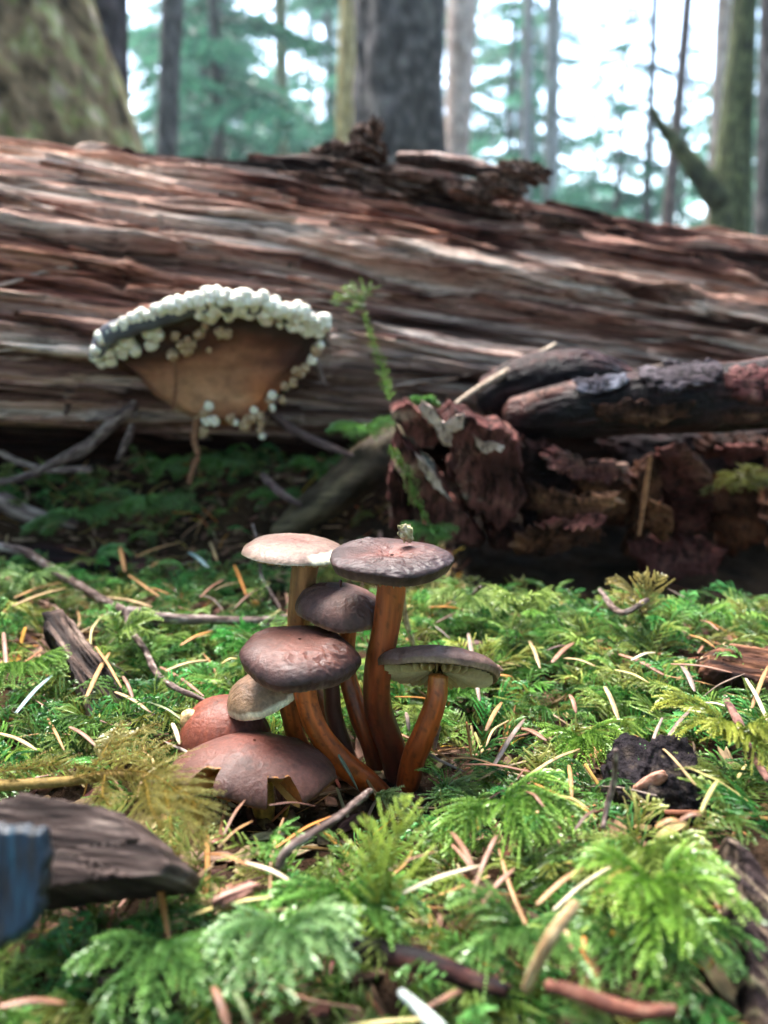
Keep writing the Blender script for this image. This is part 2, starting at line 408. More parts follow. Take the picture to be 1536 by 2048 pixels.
# rotten bark heap and the stub lying on the crest of the log
def crest(px, py, Y): return P(px, py, Y)
CY = .60
hp = thing('bark_heap', 'ragged dark heap of rotten bark on the crest of the log', 'bark', P(690, 380, CY))
hb = np.array(hp.location)
BARKC = [(0, (.02, .012, .010)), (.35, (.06, .035, .028)), (.6, (.16, .095, .075)), (.8, (.30, .20, .16)), (1, (.45, .36, .31))]
for i, (x, y, wx, hy, rot, dY) in enumerate([(680, 335, 78, 36, -.10, 0), (735, 300, 40, 26, .5, -.01), (640, 350, 48, 22, .3, .01), (770, 368, 120, 22, .12, -.015), (700, 390, 130, 22, .15, -.03),
        (880, 385, 90, 16, .15, 0), (745, 275, 16, 30, .5, 0), (985, 435, 70, 12, .22, -.01), (1100, 458, 60, 15, .15, 0), (620, 415, 60, 18, .5, -.03)]):
    c = P(x, y, CY+dY); sx = msize(wx, c); sy = msize(hy, c)
    a = np.array([math.cos(rot), .1, -math.sin(rot)])*sx; b = np.array([math.sin(rot), 0, math.cos(rot)])*sy
    V, F, col = chunk(c, a, np.array([0, .028, 0]), b, 30+i, .55, (1, 1, 3.0), colors=BARKC, nv=80)
    link('bark_lump', mesh_of('bark_lump', V-hb, F, M['bark'], col), hp)
# short broken branch with a pale top
pth = [P(800, 318, .575), P(880, 326, .57), P(960, 342, .565), P(1050, 356, .56)]
V, F, u, a = tube(pth, [.006, .0085, .0095, .008, .005], 90, 40, flat=.62, bump=lambda u, a: 1+.45*(fbm(u*5, np.cos(a)*2, np.sin(a)*2, 5, 4)-.5)*2+.12*(n3(u*3, a*6, 0, 6)-.5))
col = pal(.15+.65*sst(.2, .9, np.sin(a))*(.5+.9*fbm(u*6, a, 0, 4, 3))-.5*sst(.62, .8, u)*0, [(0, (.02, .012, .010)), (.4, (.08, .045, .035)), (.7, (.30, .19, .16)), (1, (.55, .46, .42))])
so = link('broken_branch', mesh_of('broken_branch', V, F, M['bark'], col)); tag(so, 'short stubby broken branch with pale bark patches resting on the log crest', 'branch')
for i, (x, y) in enumerate([(1005, 372), (940, 385), (1050, 345)]):
    c = P(x, y, .56); V, F, col = chunk(c, (.016, .003, -.003), (0, .012, 0), (.001, 0, .006), 60+i, .6, (1, 1, 2), colors=BARKC, nv=60)
    link('bark_flake', mesh_of('bark_flake', V, F, M['bark'], col), so)

# ------------------------------------------------------------------ bracket fungus
ck = thing('bracket_fungus', 'large bracket fungus with white knobbly rim growing on the log', 'fungus', P(430, 850, .44))
cb = np.array(ck.location)
top = np.array([(188, 705), (215, 662), (270, 640), (330, 622), (380, 606), (450, 598), (520, 604), (590, 626), (648, 650)], float)
low = np.array([(648, 665), (620, 705), (590, 742), (552, 782), (528, 822), (500, 852), (440, 858), (400, 850), (350, 826), (300, 796), (262, 752), (225, 730)], float)
def ckY(px, py):
    rim = np.interp(px, top[:, 0], top[:, 1])
    k = np.clip((py-rim)/230, 0, 1.1)
    side = ((px-400)/250)**2
    return .376+.040*k**.75+.018*side*(1-.5*k)+.010*sst(480, 640, px)
def ckm(px, py): return P(px, py, ckY(px, py))
def ckcol(px, py):
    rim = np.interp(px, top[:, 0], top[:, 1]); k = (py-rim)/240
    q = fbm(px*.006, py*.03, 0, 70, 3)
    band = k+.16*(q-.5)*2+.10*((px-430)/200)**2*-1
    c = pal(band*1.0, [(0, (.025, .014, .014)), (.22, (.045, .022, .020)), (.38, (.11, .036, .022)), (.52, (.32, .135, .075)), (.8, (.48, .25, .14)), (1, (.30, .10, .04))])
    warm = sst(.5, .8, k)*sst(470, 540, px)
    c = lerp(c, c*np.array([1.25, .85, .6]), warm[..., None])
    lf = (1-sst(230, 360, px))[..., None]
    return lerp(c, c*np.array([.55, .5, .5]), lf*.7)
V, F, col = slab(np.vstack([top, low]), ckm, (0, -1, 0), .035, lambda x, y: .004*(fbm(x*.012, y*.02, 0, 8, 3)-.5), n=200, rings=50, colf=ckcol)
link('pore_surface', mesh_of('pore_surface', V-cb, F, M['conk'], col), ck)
rp = [P(x, y+10, ckY(x, y)-.002) for x, y in top]
V, F, u, a = tube(rp, [.003, .005, .0046, .0042, .004, .004, .0042, .004, .003], 90, 20, ref=(0, 1, 0), bump=lambda u, a: 1+.3*(fbm(u*20, np.cos(a), np.sin(a), 8, 3)-.5))
col = pal(fbm(u*14, a, 0, 3, 3), [(0, (.03, .03, .035)), (.5, (.10, .10, .12)), (1, (.22, .23, .25))])
link('rim', mesh_of('rim', V-cb, F, M['conk'], col), ck)
# body going back into the log
V2 = []
for f_, yy in ((0, 0), (.4, .004), (1, .0)):
    V2.append([P(x, y, ckY(x, y))+np.array([0, .085*f_, .001-.012*f_]) for x, y in top])
V2 = np.array(V2); V2 = np.concatenate([V2, V2[::-1]-np.array([0, 0, .006])], 0)
Vr = np.stack([resample(r, 60) for r in V2])
link('upper_crust', mesh_of('upper_crust', Vr.reshape(-1, 3)-cb, grid_faces(len(Vr), 60), M['conk'], np.array([.12, .12, .14])), ck)
nods = []
for k in range(7):
    V, F, c = chunk((0, 0, 0), (1, 0, 0), (0, 1, 0), (0, 0, .85), 200+k, .13, nv=22, colors=[(0, (.55, .42, .28)), (.35, (.76, .70, .56)), (1, (.86, .84, .76))])
    nods.append(mesh_of('nodule', V, F, M['nodule'], c))
bn = []
for k in range(3):
    V, F, c = chunk((0, 0, 0), (1, 0, 0), (0, 1, 0), (0, 0, .85), 230+k, .4, nv=22, colors=[(0, (.16, .07, .04)), (.5, (.42, .27, .15)), (1, (.66, .54, .36))])
    bn.append(mesh_of('brown_nodule', V, F, M['nodule'], c))
def nod(px, py, r, brown=False, dY=0):
    p = P(px, py, ckY(px, py)-.002-dY)
    o = link('nodule', (bn if brown else nods)[int(rng.integers(0, 3 if brown else 7))], ck, p-cb)
    s = msize(r, p)
    o.scale = (s*rng.uniform(.85, 1.2), s, s*rng.uniform(.8, 1.1)); o.rotation_euler = tuple(rng.uniform(0, 6.28, 3))
R1 = np.random.default_rng(3)
for _i in range(110):
    x = R1.uniform(190, 345); nod(x, np.interp(x, top[:, 0], top[:, 1])+R1.uniform(-10, 18), R1.uniform(6, 13), dY=.004)
for x, y, r in [(200, 672, 13), (212, 702, 16), (236, 690, 14), (205, 725, 12), (255, 662, 13), (262, 688, 12), (245, 705, 12), (272, 645, 14), (290, 636, 12), (252, 682, 17), (298, 665, 14), (303, 690, 13), (282, 630, 15), (318, 622, 14), (330, 618, 11),
                (312, 668, 15), (308, 650, 12), (235, 668, 11), (222, 722, 12), (270, 700, 13), (196, 690, 11), (340, 610, 16)]:
    nod(x, y, r)
for i in range(190):
    x = 340+R1.random()**.9*315
    rim = np.interp(x, top[:, 0], top[:, 1])
    dy = R1.uniform(-14, 34 if x > 400 else 10)
    if x > 560: dy = R1.uniform(-12, 24)
    nod(x, rim+dy, 6+11*R1.random()**2, dY=.0055*max(0,1-((dy-8)/26)**2)+.002)
for x, y, r in [(350, 672, 11), (372, 700, 13), (345, 710, 13), (398, 668, 13), (362, 690, 10), (384, 690, 9), (440, 665, 11), (455, 668, 9), (410, 650, 9), (375, 680, 8)]: nod(x, y, r, True, .001)
for x, y, r in [(640, 690, 10), (632, 700, 11), (624, 720, 10), (610, 735, 9), (592, 742, 10), (603, 748, 8), (586, 765, 10), (570, 772, 9), (545, 790, 10), (565, 800, 9), (538, 802, 8), (545, 815, 8), (418, 812, 10), (410, 826, 9), (412, 842, 11),
                (428, 842, 11), (404, 864, 12), (462, 838, 11), (470, 845, 8), (500, 838, 13), (518, 832, 11), (490, 852, 12), (520, 860, 9), (524, 872, 8), (522, 846, 8), (508, 820, 8), (395, 835, 5), (418, 700, 6)]:
    nod(x, y, r, R1.random() < .7, .003)
for pts, r, lb in [([(392, 840), (388, 880), (396, 910), (386, 935), (378, 965)], .0015, 'wet brown root thread dangling below the bracket fungus'), ([(351, 725), (352, 760), (350, 790), (346, 818)], .0007, 'fine reddish root thread lying down the underside of the bracket fungus')]:
    V, F, u, a = tube([P(x, y, (ckY(x, y) if r < .001 else .415)-.0045) for x, y in pts], r, 60, 8, ref=(0, 1, 0), bump=lambda u, a: 1+.8*(n3(u*30, 0, 0, 3)-.4))
    o = link('root_thread', mesh_of('root_thread', V, F, M['twig'], np.array([.22, .10, .055]))); tag(o, lb, 'root')

# ------------------------------------------------------------------ bark block, branches and bark pile right of the centre
REDB = [(0, (.014, .005, .004)), (.35, (.045, .014, .012)), (.6, (.085, .028, .024)), (.8, (.13, .055, .044)), (1, (.28, .19, .15))]
def bcol(seed, pal_=REDB, sc_=.012, lich=.72):
    def f(x, y):
        c = pal(fbm(x*sc_, y*sc_*1.6, seed, seed, 5)*1.6-.35, pal_)
        g = sst(lich, lich+.08, fbm(x*.013, y*.013, seed+4, seed+3, 4))[..., None]
        return lerp(c, np.array([.30, .30, .24]), g*.8)
    return f
def bbump(seed, amp=.004, fx=.010, fy=.010):
    def f(x, y):
        q = fbm(x*fx, y*fy, seed, seed, 4)*6
        return amp*(.5*(np.floor(q)+sst(.75, 1, q-np.floor(q)))-1.2)*.5+amp*.7*(fbm(x*fx*6, y*fy*6, 0, seed+2, 3)-.5)
    return f
blk = thing('bark_block', 'thick chunk of reddish cracked bark propped against the log', 'bark', P(900, 1100, .36))
bb = np.array(blk.location)
def ymap(Y0, ax=0, ay=0, cx=0, cy_=0):
    return lambda x, y: P(x, y, Y0+ax*(x-cx)+ay*(y-cy_))
for i, (ol, Y0, th) in enumerate([
    ([(786, 815), (805, 803), (832, 812), (850, 830), (872, 850), (885, 882), (870, 905), (845, 905), (825, 880), (800, 858), (784, 838)], .358, .022),
    ([(792, 862), (820, 890), (842, 908), (868, 935), (905, 1000), (925, 1030), (955, 1050), (975, 1082), (960, 1103), (900, 1085), (868, 1060), (830, 1030), (800, 960), (783, 905)], .352, .028),
    ([(783, 925), (806, 960), (826, 1020), (828, 1062), (782, 1066), (776, 1000)], .362, .02),
    ([(905, 810), (938, 818), (975, 845), (1010, 850), (1045, 880), (1050, 930), (1042, 965), (1058, 1000), (1040, 1045), (1005, 1080), (980, 1060), (955, 1036), (920, 1008), (905, 960), (908, 905), (880, 860), (885, 820)], .350, .036),
    ([(975, 1060), (1010, 1050), (1055, 1062), (1062, 1085), (1020, 1105), (985, 1100)], .357, .02)]):
    V, F, col = slab(ol, ymap(Y0, .00004, .00006, 900, 950), (0, -1, 0), th, bbump(11+i, .0024, .022, .005), n=220, rings=60, jit=6, seed=i, colf=bcol(20+i))
    link('bark_plate', mesh_of('bark_plate', V-bb, F, M['bark'], col), blk)
PALE = [(0, (.16, .10, .08)), (.5, (.38, .27, .23)), (1, (.62, .54, .50))]
for i, ol in enumerate([[(845, 800), (860, 812), (880, 840), (900, 848), (915, 830), (930, 825), (925, 860), (905, 868), (905, 895), (885, 890), (872, 862), (850, 838), (838, 815)],
                        [(948, 872), (965, 884), (985, 882), (1010, 890), (1005, 905), (990, 898), (975, 912), (960, 905), (950, 895)],
                        [(830, 905), (850, 920), (870, 945), (890, 985), (905, 1005), (880, 985), (858, 962), (838, 935)]]):
    V, F, col = slab(ol, ymap(.348, .00004, .00006, 900, 950), (0, -1, 0), .004, bbump(31+i, .002, .03, .03), n=90, rings=14, jit=3, seed=i, colf=lambda x, y: pal(fbm(x*.04, y*.04, 0, 5, 3), PALE))
    link('pale_bark_layer', mesh_of('pale_bark_layer', V-bb, F, M['bark'], col), blk)

WETC = [(0, (.003, .002, .003)), (.35, (.008, .004, .005)), (.6, (.022, .008, .008)), (.82, (.055, .018, .014)), (1, (.12, .06, .045))]
def branch(name, pts, Ys, rads, label, seed, m=260, n=110, colors=WETC, rough=.14, mat='wetbark', cat='branch'):
    p = [P(x, y, Y) for (x, y), Y in zip(pts, Ys)]
    L = np.linalg.norm(p[-1]-p[0]); r0 = np.mean(rads)
    def bf(u, a):
        z = u*L/r0
        q = fbm(z*.5, np.cos(a)*1.6, np.sin(a)*1.6+seed, seed, 4)*6
        return 1+rough*((np.floor(q)+sst(.8, 1, q-np.floor(q))-3)*.22+1.0*(fbm(z*1.6, np.cos(a)*5, np.sin(a)*5, seed+3, 4)-.5))
    V, F, u, a = tube(p, rads, m, n, bump=bf)
    z = u*L/r0
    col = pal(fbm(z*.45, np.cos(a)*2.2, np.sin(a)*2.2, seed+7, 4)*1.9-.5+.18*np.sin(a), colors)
    o = link(name, mesh_of(name, V, F, M[mat], col)); return tag(o, label, cat)
branch('fallen_branch', [(1030, 836), (1150, 818), (1290, 806), (1420, 796), (1640, 782), (2050, 770)], [.395, .380, .374, .37, .366, .37], [.011, .0145, .0163, .0172, .0175, .018, .017],
       'thick dark wet branch lying on the bark pile at the right', 51)
fbr = bpy.data.objects['fallen_branch']
def onbranch(px, py):
    c = np.interp(px, [1030, 1150, 1290, 1420, 1640], [836, 818, 806, 796, 782]); k = np.clip((py-c)/74, -.97, .97)
    return P(px, py, np.interp(px, [1030, 1150, 1290, 1420, 1640], [.395, .380, .374, .37, .366])-.0172*np.sqrt(1-k*k))
for i, (ol, cl) in enumerate([([(1280, 740), (1340, 726), (1420, 722), (1450, 735), (1430, 765), (1380, 775), (1350, 790), (1300, 778)], [(0, (.02, .014, .016)), (.5, (.045, .034, .040)), (1, (.12, .10, .11))]),
        ([(1450, 745), (1500, 728), (1600, 735), (1610, 800), (1540, 822), (1480, 800), (1460, 775)], [(0, (.02, .007, .008)), (.5, (.07, .020, .02)), (1, (.17, .08, .07))]),
        ([(1150, 762), (1210, 748), (1262, 748), (1250, 775), (1200, 790), (1160, 786)], [(0, (.02, .016, .022)), (.6, (.07, .07, .09)), (1, (.17, .17, .20))]),
        ([(1180, 810), (1260, 800), (1330, 812), (1390, 806), (1380, 838), (1300, 850), (1210, 842)], [(0, (.008, .004, .003)), (.6, (.05, .020, .013)), (1, (.14, .07, .045))])]):
    V, F, col = slab(ol, onbranch, (0, -1, 0), .0035, bbump(81+i, .0018, .012, .03), n=120, rings=24, jit=7, seed=50+i, colf=bcol(90+i, cl, .03, .99))
    link('peeling_bark', mesh_of('peeling_bark', V, F, M['bark'], col), fbr)
branch('fallen_branch', [(980, 800), (1060, 768), (1160, 755), (1240, 770)], [.425, .42, .42, .43], [.013, .016, .015, .012], 'purple-brown mossy branch stub tucked behind the thick dark branch', 52)
branch('dead_stick', [(905, 812), (960, 775), (1030, 735), (1110, 690)], [.375, .395, .42, .445], [.0012, .0020, .0024, .0014], 'pale grey stick leaning from the bark block up to the log', 53, 60, 16, [(0, (.10, .07, .05)), (.5, (.24, .18, .13)), (1, (.42, .33, .25))], .1, 'oldwood', 'stick')
branch('wood_slab', [(555, 1070), (640, 1010), (720, 945), (800, 880)], [.40, .41, .42, .44], [.006, .011, .013, .012], 'dark mossy length of rotten wood leaning beside the bark block', 54, 80, 30, [(0, (.012, .010, .006)), (.5, (.05, .036, .022)), (1, (.12, .09, .05))], .25, 'oldwood', 'wood')
branch('root', [(545, 830), (590, 862), (650, 890), (712, 915)], [.44, .43, .42, .415], [.003, .0026, .0022, .0014], 'thin purplish root slanting down right of the bracket fungus', 55, 50, 12, [(0, (.05, .03, .03)), (1, (.2, .13, .12))], .15, 'oldwood', 'root')
branch('root', [(525, 950), (560, 985), (600, 1010)], [.41, .40, .40], [.002, .0024, .0015], 'short purple root end in the dark below the bracket fungus', 56, 30, 12, [(0, (.05, .03, .03)), (1, (.2, .13, .12))], .15, 'oldwood', 'root')
for i, (pts, r, lb) in enumerate([([(270, 805), (230, 845), (190, 880), (130, 915), (60, 950), (0, 965)], [.002, .003, .003, .0025, .002], 'grey bowed root strip running left under the log'),
        ([(275, 830), (215, 836), (170, 842)], [.0014, .0016, .001], 'pale splinter of wood left of the bracket fungus'),
        ([(268, 812), (210, 860), (165, 905), (120, 925)], [.003, .0035, .003, .001], 'twisted grey root left of the bracket fungus'),
        ([(265, 850), (255, 880), (235, 920)], [.002, .0024, .001], 'short curled root end below the grey root'),
        ([(135, 740), (140, 780), (130, 835)], [.0025, .003, .001], 'hanging greenish brown wood splinter at the far left'),
        ([(0, 905), (40, 925), (100, 940), (180, 938)], [.002, .0022, .002], 'thin dark root crossing the shadow under the log'),
        ([(0, 1000), (60, 1030), (150, 1050)], [.006, .005, .003], 'reddish brown strip of bark on the dark ground at far left'),
        ([(625, 700), (640, 745), (650, 770)], [.0018, .002, .001], 'small pinkish splinter right of the bracket fungus')]):
    branch('root' if i not in (1, 4, 6, 7) else 'wood_splinter', pts, [.425]*len(pts) if i != 6 else [.42]*3, r, lb, 70+i, 40, 12, [(0, (.05, .03, .03)), (.5, (.15, .10, .09)), (1, (.34, .26, .22))], .15, 'oldwood', 'root' if i not in (1, 4, 6, 7) else 'splinter')

# curled bark layers and hanging flakes: parts of one crumbling pile of bark
pile = thing('bark_pile', 'crumbling reddish brown pile of layered bark under the thick dark branch', 'bark', P(1230, 1130, .40))
pb = np.array(pile.location)
ORB = [(0, (.012, .005, .004)), (.4, (.045, .018, .011)), (.62, (.12, .050, .026)), (.82, (.24, .11, .060)), (1, (.42, .28, .20))]
for i, (ol, Y0, th, pl) in enumerate([
    ([(1085, 890), (1130, 905), (1180, 930), (1260, 930), (1275, 950), (1220, 965), (1160, 960), (1110, 945), (1092, 920)], .372, .012, REDB),
    ([(1050, 960), (1085, 980), (1130, 985), (1180, 1000), (1230, 985), (1250, 1000), (1190, 1040), (1130, 1050), (1090, 1040), (1060, 1020)], .366, .012, ORB),
    ([(1060, 1060), (1120, 1050), (1190, 1055), (1215, 1070), (1160, 1100), (1090, 1108), (1030, 1112), (1020, 1090)], .362, .012, ORB),
    ([(1100, 1035), (1150, 1040), (1210, 1032), (1200, 1052), (1140, 1062), (1085, 1052)], .358, .006, REDB),
    ([(1275, 930), (1310, 905), (1330, 950), (1318, 1010), (1295, 1080), (1275, 1130), (1258, 1110), (1272, 1030)], .395, .014, ORB),
    ([(1330, 900), (1375, 890), (1415, 920), (1432, 990), (1420, 1060), (1380, 1080), (1345, 1050), (1325, 980)], .39, .02, REDB),
    ([(1265, 1090), (1320, 1075), (1400, 1085), (1460, 1100), (1440, 1150), (1360, 1165), (1290, 1150)], .40, .02, REDB),
    ([(1395, 880), (1460, 870), (1560, 880), (1600, 960), (1560, 1080), (1470, 1120), (1420, 1050), (1405, 960)], .415, .03, ORB),
    ([(1150, 960), (1240, 950), (1290, 980), (1280, 1040), (1220, 1060), (1160, 1040)], .40, .03, ORB),
    ([(1200, 880), (1300, 880), (1400, 870), (1560, 860), (1560, 930), (1400, 950), (1250, 940)], .425, .03, WETC),
    ([(1030, 880), (1080, 880), (1140, 930), (1160, 1000), (1130, 1090), (1060, 1100), (1040, 1000)], .385, .02, WETC),
    ([(1300, 1000), (1340, 1010), (1350, 1060), (1325, 1090), (1300, 1060)], .384, .006, ORB),
    ([(1560, 860), (1700, 850), (1900, 870), (2000, 960), (1900, 1080), (1700, 1130), (1560, 1110), (1540, 980)], .41, .03, ORB),
    ([(1440, 900), (1500, 885), (1540, 900), (1500, 930), (1450, 930)], .385, .008, REDB)]):
    V, F, col = slab(ol, ymap(Y0, .00012*(-1)**i, .00018*((i % 3)-.6), np.mean([q[0] for q in ol]), np.mean([q[1] for q in ol])), (0, -1, 0), th*.7, bbump(41+i, .004, .006, .022), n=180, rings=40, jit=9, seed=20+i, colf=bcol(60+i, pl, .01, .80))
    link('bark_flake', mesh_of('bark_flake', V-pb, F, M['bark'], col), pile)
V, F, u, a = tube([P(1300, 915, .375), P(1288, 1000, .372), P(1278, 1070, .37)], [.0012, .0014, .0008], 30, 8, ref=(0, 1, 0))
o = link('wood_splinter', mesh_of('wood_splinter', V, F, M['oldwood'], np.array([.30, .13, .06]))); tag(o, 'thin orange splinter hanging upright in front of the bark pile', 'splinter')

# ------------------------------------------------------------------ the mushrooms
def cap_mesh(c, R, Hc, e1, e2, tilt, cols, seed, amax=1.72, dep=0, wav=.0, sy=1.0, mfun=None, wr=1.0, under=.25, rst=.22, drop=.0, capk=.78, ucol=(.05, .032, .014)):
    """returns world vertices of a solid cap. c: centre of margin plane. tilt: Matrix (3x3)"""
    nph, na, nu = 300, 64, 22
    ph = np.linspace(0, 2*math.pi, nph, endpoint=False)
    a = np.linspace(.004, 1, na)
    A, PHI = np.meshgrid(a, ph, indexing='ij')
    mf = np.ones_like(PHI) if mfun is None else mfun(PHI)
    wobble = 1+.05*(n3(np.cos(PHI)*1.5, np.sin(PHI)*1.5, seed, 2)-.5)*2+.015*(n3(np.cos(PHI)*9, np.sin(PHI)*9, seed, 4)-.5)*2
    ang = A*amax if mfun is None else amax*1.09*A/(1+(A/mf)**8)**.125
    r = R*np.abs(np.sin(np.minimum(ang, 1.5708)))**e1
    over = np.maximum(ang-1.5708, 0)
    r = r*(1-.25*over)*wobble
    z = Hc*np.where(ang < 1.5708, np.abs(np.cos(np.minimum(ang, 1.5708)))**e2, 0)-R*.55*over
    z = z-drop*(r/R)**2
    z = z-dep*np.exp(-(r/(.30*R))**2)
    z = z+wav*R*np.sin(3*PHI+seed)*(r/R)**3+wav*.6*R*np.sin(5*PHI+seed*2.1)*(r/R)**4
    x, y = r*np.cos(PHI), r*np.sin(PHI)*sy
    # puckered skin: fine wrinkles
    k = 1/R
    wx, wy = x+.15*R*(n3(x*k*3, y*k*3, seed, 8)-.5), y+.15*R*(n3(x*k*3, y*k*3, seed, 9)-.5)
    rid = 1-np.abs(2*fbm(wx*k*4.5, wy*k*9, seed, 10, 3)-1)
    mask = sst(.35, .7, n3(x*k*1.6+5, y*k*1.6, seed, 12))
    z = z+wr*R*.045*(rid-.6)*mask*sst(1.0, .55, a)[:, None]+R*.03*(fbm(x*k*2.2, y*k*2.2, seed, 13, 3)-.5)
    z = z+wr*R*.012*np.cos(PHI*44+6*n3(np.cos(PHI)*3, np.sin(PHI)*3, 0, 14))*sst(.72, .95, A)*sst(1.05, .9, A)*n3(PHI*3, 0, seed, 15)
    top = np.stack([x, y, z], -1)
    rm, zm, xm, ym = r[-1], z[-1], x[-1], y[-1]
    v = np.linspace(0, 1, nu)[1:]
    und = []
    for t in v:
        f = lerp(.93, rst, t) if t > v[0] else .975
        zz = zm*(f/.93 if f < .93 else 1)**1.0*(1 if True else 0)
        zz = lerp(zm, np.minimum(zm.mean(), 0)+Hc*under, sst(0, .75, 1-f))
        und.append(np.stack([xm*f, ym*f, zz+.0003], -1))
    Vv = np.concatenate([top, np.array(und)], 0)
    ca = capk*pal(A + .10*(fbm(x*k*3, y*k*3, seed, 21, 3)-.5)*2, cols)
    ca = ca*(.72+.60*sst(.25, .75, fbm(x*k*1.7+9, y*k*1.7, seed, 27, 4)))[..., None]
    sp = sst(.60, .72, fbm(x*k*7, y*k*7, seed, 23, 4))[..., None]
    ca = lerp(ca, ca*.55, sp*.6)
    stri = (fbm(np.cos(PHI)*22, np.sin(PHI)*22, A*2, 24, 3)-.5)[..., None]
    ca = ca*(1+.55*stri*sst(.4, .9, A)[..., None])
    uc = np.broadcast_to(np.array(ucol), (len(und), nph, 3))
    col = np.concatenate([ca, uc], 0)
    T = np.array(tilt)
    W = Vv.reshape(-1, 3) @ T.T + c
    return W, grid_faces(len(Vv), nph, True), np.clip(col.reshape(-1, 3), 0, .85), (rm.mean(), zm, xm, ym, T, Hc*under)
def gills(c, info, n=64, rst=.2, seed=0):
    rm, zm, xm, ym, T, hu = info
    nph = len(xm); Vs, Fs = [], []; m = 9
    for k in range(n):
        j = int(k*nph/n) % nph
        f = np.linspace(.93 if k % 2 == 0 else .93, rst if k % 2 == 0 else .55, m)
        zt = np.array([lerp(zm[j], min(zm.mean(), 0)+hu, sst(0, .75, 1-q)) for q in f])
        d = .11*rm*np.sin(np.linspace(.25, 3.0, m))**.6
        px_, py_ = xm[j]*f, ym[j]*f
        tn = unit(np.array([-ym[j], xm[j], 0]))*.00016
        A_ = np.stack([px_, py_, zt+.0002], -1); B_ = np.stack([px_, py_, zt-d], -1)
        off = len(Vs)*0+sum(len(q) for q in Vs)
        blk_ = np.stack([A_-tn, B_-tn*.3, B_+tn*.3, A_+tn], 1)
        Vs.append(blk_.reshape(-1, 3)); Fs.append(grid_faces(m, 4, True, off))
    V = np.concatenate(Vs) @ T.T + c
    return V, np.concatenate(Fs)
def rotm(rx, ry, rz=0):
    return np.array(Matrix.Rotation(rx, 3, 'X') @ Matrix.Rotation(ry, 3, 'Y') @ Matrix.Rotation(rz, 3, 'Z'))
mush_group = 'brown mushrooms growing in one cluster'
def mushroom(label, cx, cy_, Y, wpx, Hr, cols, stem, srad, seed, tilt=(0, 0, 0), e1=1, e2=1, stem_cols=None, gl=True, gcol=(.42, .34, .19), extras=None, stemY=None, **kw):
    c = P(cx, cy_, Y); R = msize(wpx/2, c)
    base = G(stem[-1][0], stem[-1][1]) if stem else c-np.array([0, 0, .02])
    t = thing('mushroom', label, 'mushroom', base, mush_group)
    V, F, col, info = cap_mesh(c, R, R*Hr, e1, e2, rotm(*tilt), cols, seed, **kw)
    if extras is not None: col = extras(V, col, c, R)
    link('cap', mesh_of('cap', V-base, F, M['cap'], col), t)
    if gl:
        V, F = gills(c, info, 46, kw.get('rst', .22))
        link('gills', mesh_of('gills', V-base, F, M['gill'], np.array(gcol), smooth=False), t)
    if stem:
        Ys = stemY or np.linspace(c[1]+.001, base[1], len(stem))
        pts = [P(x, y, yy) for (x, y), yy in zip(stem, Ys)]
        r = [msize(q/2*.86, p_) for q, p_ in zip(srad, pts)]
        V, F, u, a = tube(pts, r, 90, 28, ref=(0, 1, 0), dome=.3, bump=lambda u, a: 1+.10*(fbm(u*3, np.cos(a)*1.2, np.sin(a)*1.2+seed, 6, 3)-.5)*2+.03*np.cos(a*7+4*n3(u*3, seed, 0, 5)))
        sc_ = stem_cols or [(0, (.40, .11, .022)), (.35, (.38, .085, .014)), (.7, (.20, .040, .010)), (1, (.07, .015, .008))]
        cc = pal(u+.18*(fbm(np.cos(a)*3, np.sin(a)*3, u*6, seed, 3)-.5)*2, sc_)
        fib = fbm(np.cos(a)*9, np.sin(a)*9, u*5, seed+3, 3)
        cc = cc*(.30+1.4*fib)[:, None]*(.8+.4*n3(u*5, np.cos(a)*1.5, np.sin(a)*1.5+seed, 11))[:, None]
        spk = sst(.66, .72, fbm(np.cos(a)*5, np.sin(a)*5, u*26, seed+6, 3))[:, None]
        cc = lerp(cc, cc*.35, spk*.7)
        link('stem', mesh_of('stem', V-base, F, M['stem'], cc), t)
    return t, c, R
PURP = [(0, (.15, .048, .034)), (.2, (.08, .033, .028)), (.6, (.045, .023, .024)), (.9, (.06, .032, .028)), (1, (.15, .095, .07))]
BRN = [(0, (.19, .070, .048)), (.35, (.13, .050, .037)), (.72, (.050, .022, .020)), (.93, (.085, .045, .038)), (1, (.20, .13, .085))]
def whiterim(ang0, width, r0, colr=(.74, .70, .58)):
    def f(V, col, c, R):
        d = V-c; an = np.arctan2(d[:, 1], d[:, 0]); rr = np.hypot(d[:, 0], d[:, 1])/R
        da = np.abs((an-ang0+math.pi) % (2*math.pi)-math.pi)
        k = sst(width, width*.6, da)*sst(r0-.05, r0+.03, rr+.05*(n3(an*9, rr*3, 0, 3)-.5))
        return lerp(col, np.array(colr), k[:, None])
    return f
# back left pale one
mushroom('tallest pale pinkish capped mushroom at the back left of the cluster', 588, 1104, .216, 206, .25, [(0, (.26, .10, .075)), (.35, (.27, .16, .12)), (.75, (.23, .145, .11)), (.93, (.32, .23, .17)), (1, (.60, .50, .38))],
         [(616, 1112), (608, 1150), (602, 1200), (598, 1260), (620, 1360), (672, 1470), (705, 1530)], [62, 58, 50, 48, 44, 40, 40], 1, e1=.80, tilt=(-.02, .05, 0), wav=.02,
         extras=whiterim(-.75, .45, .82, (.66, .62, .46)), wr=.6, amax=1.55, capk=.62, stemY=[.217, .218, .219, .22, .222, .218, .214], stem_cols=[(0, (.26, .13, .05)), (.4, (.26, .10, .035)), (1, (.06, .02, .012))])
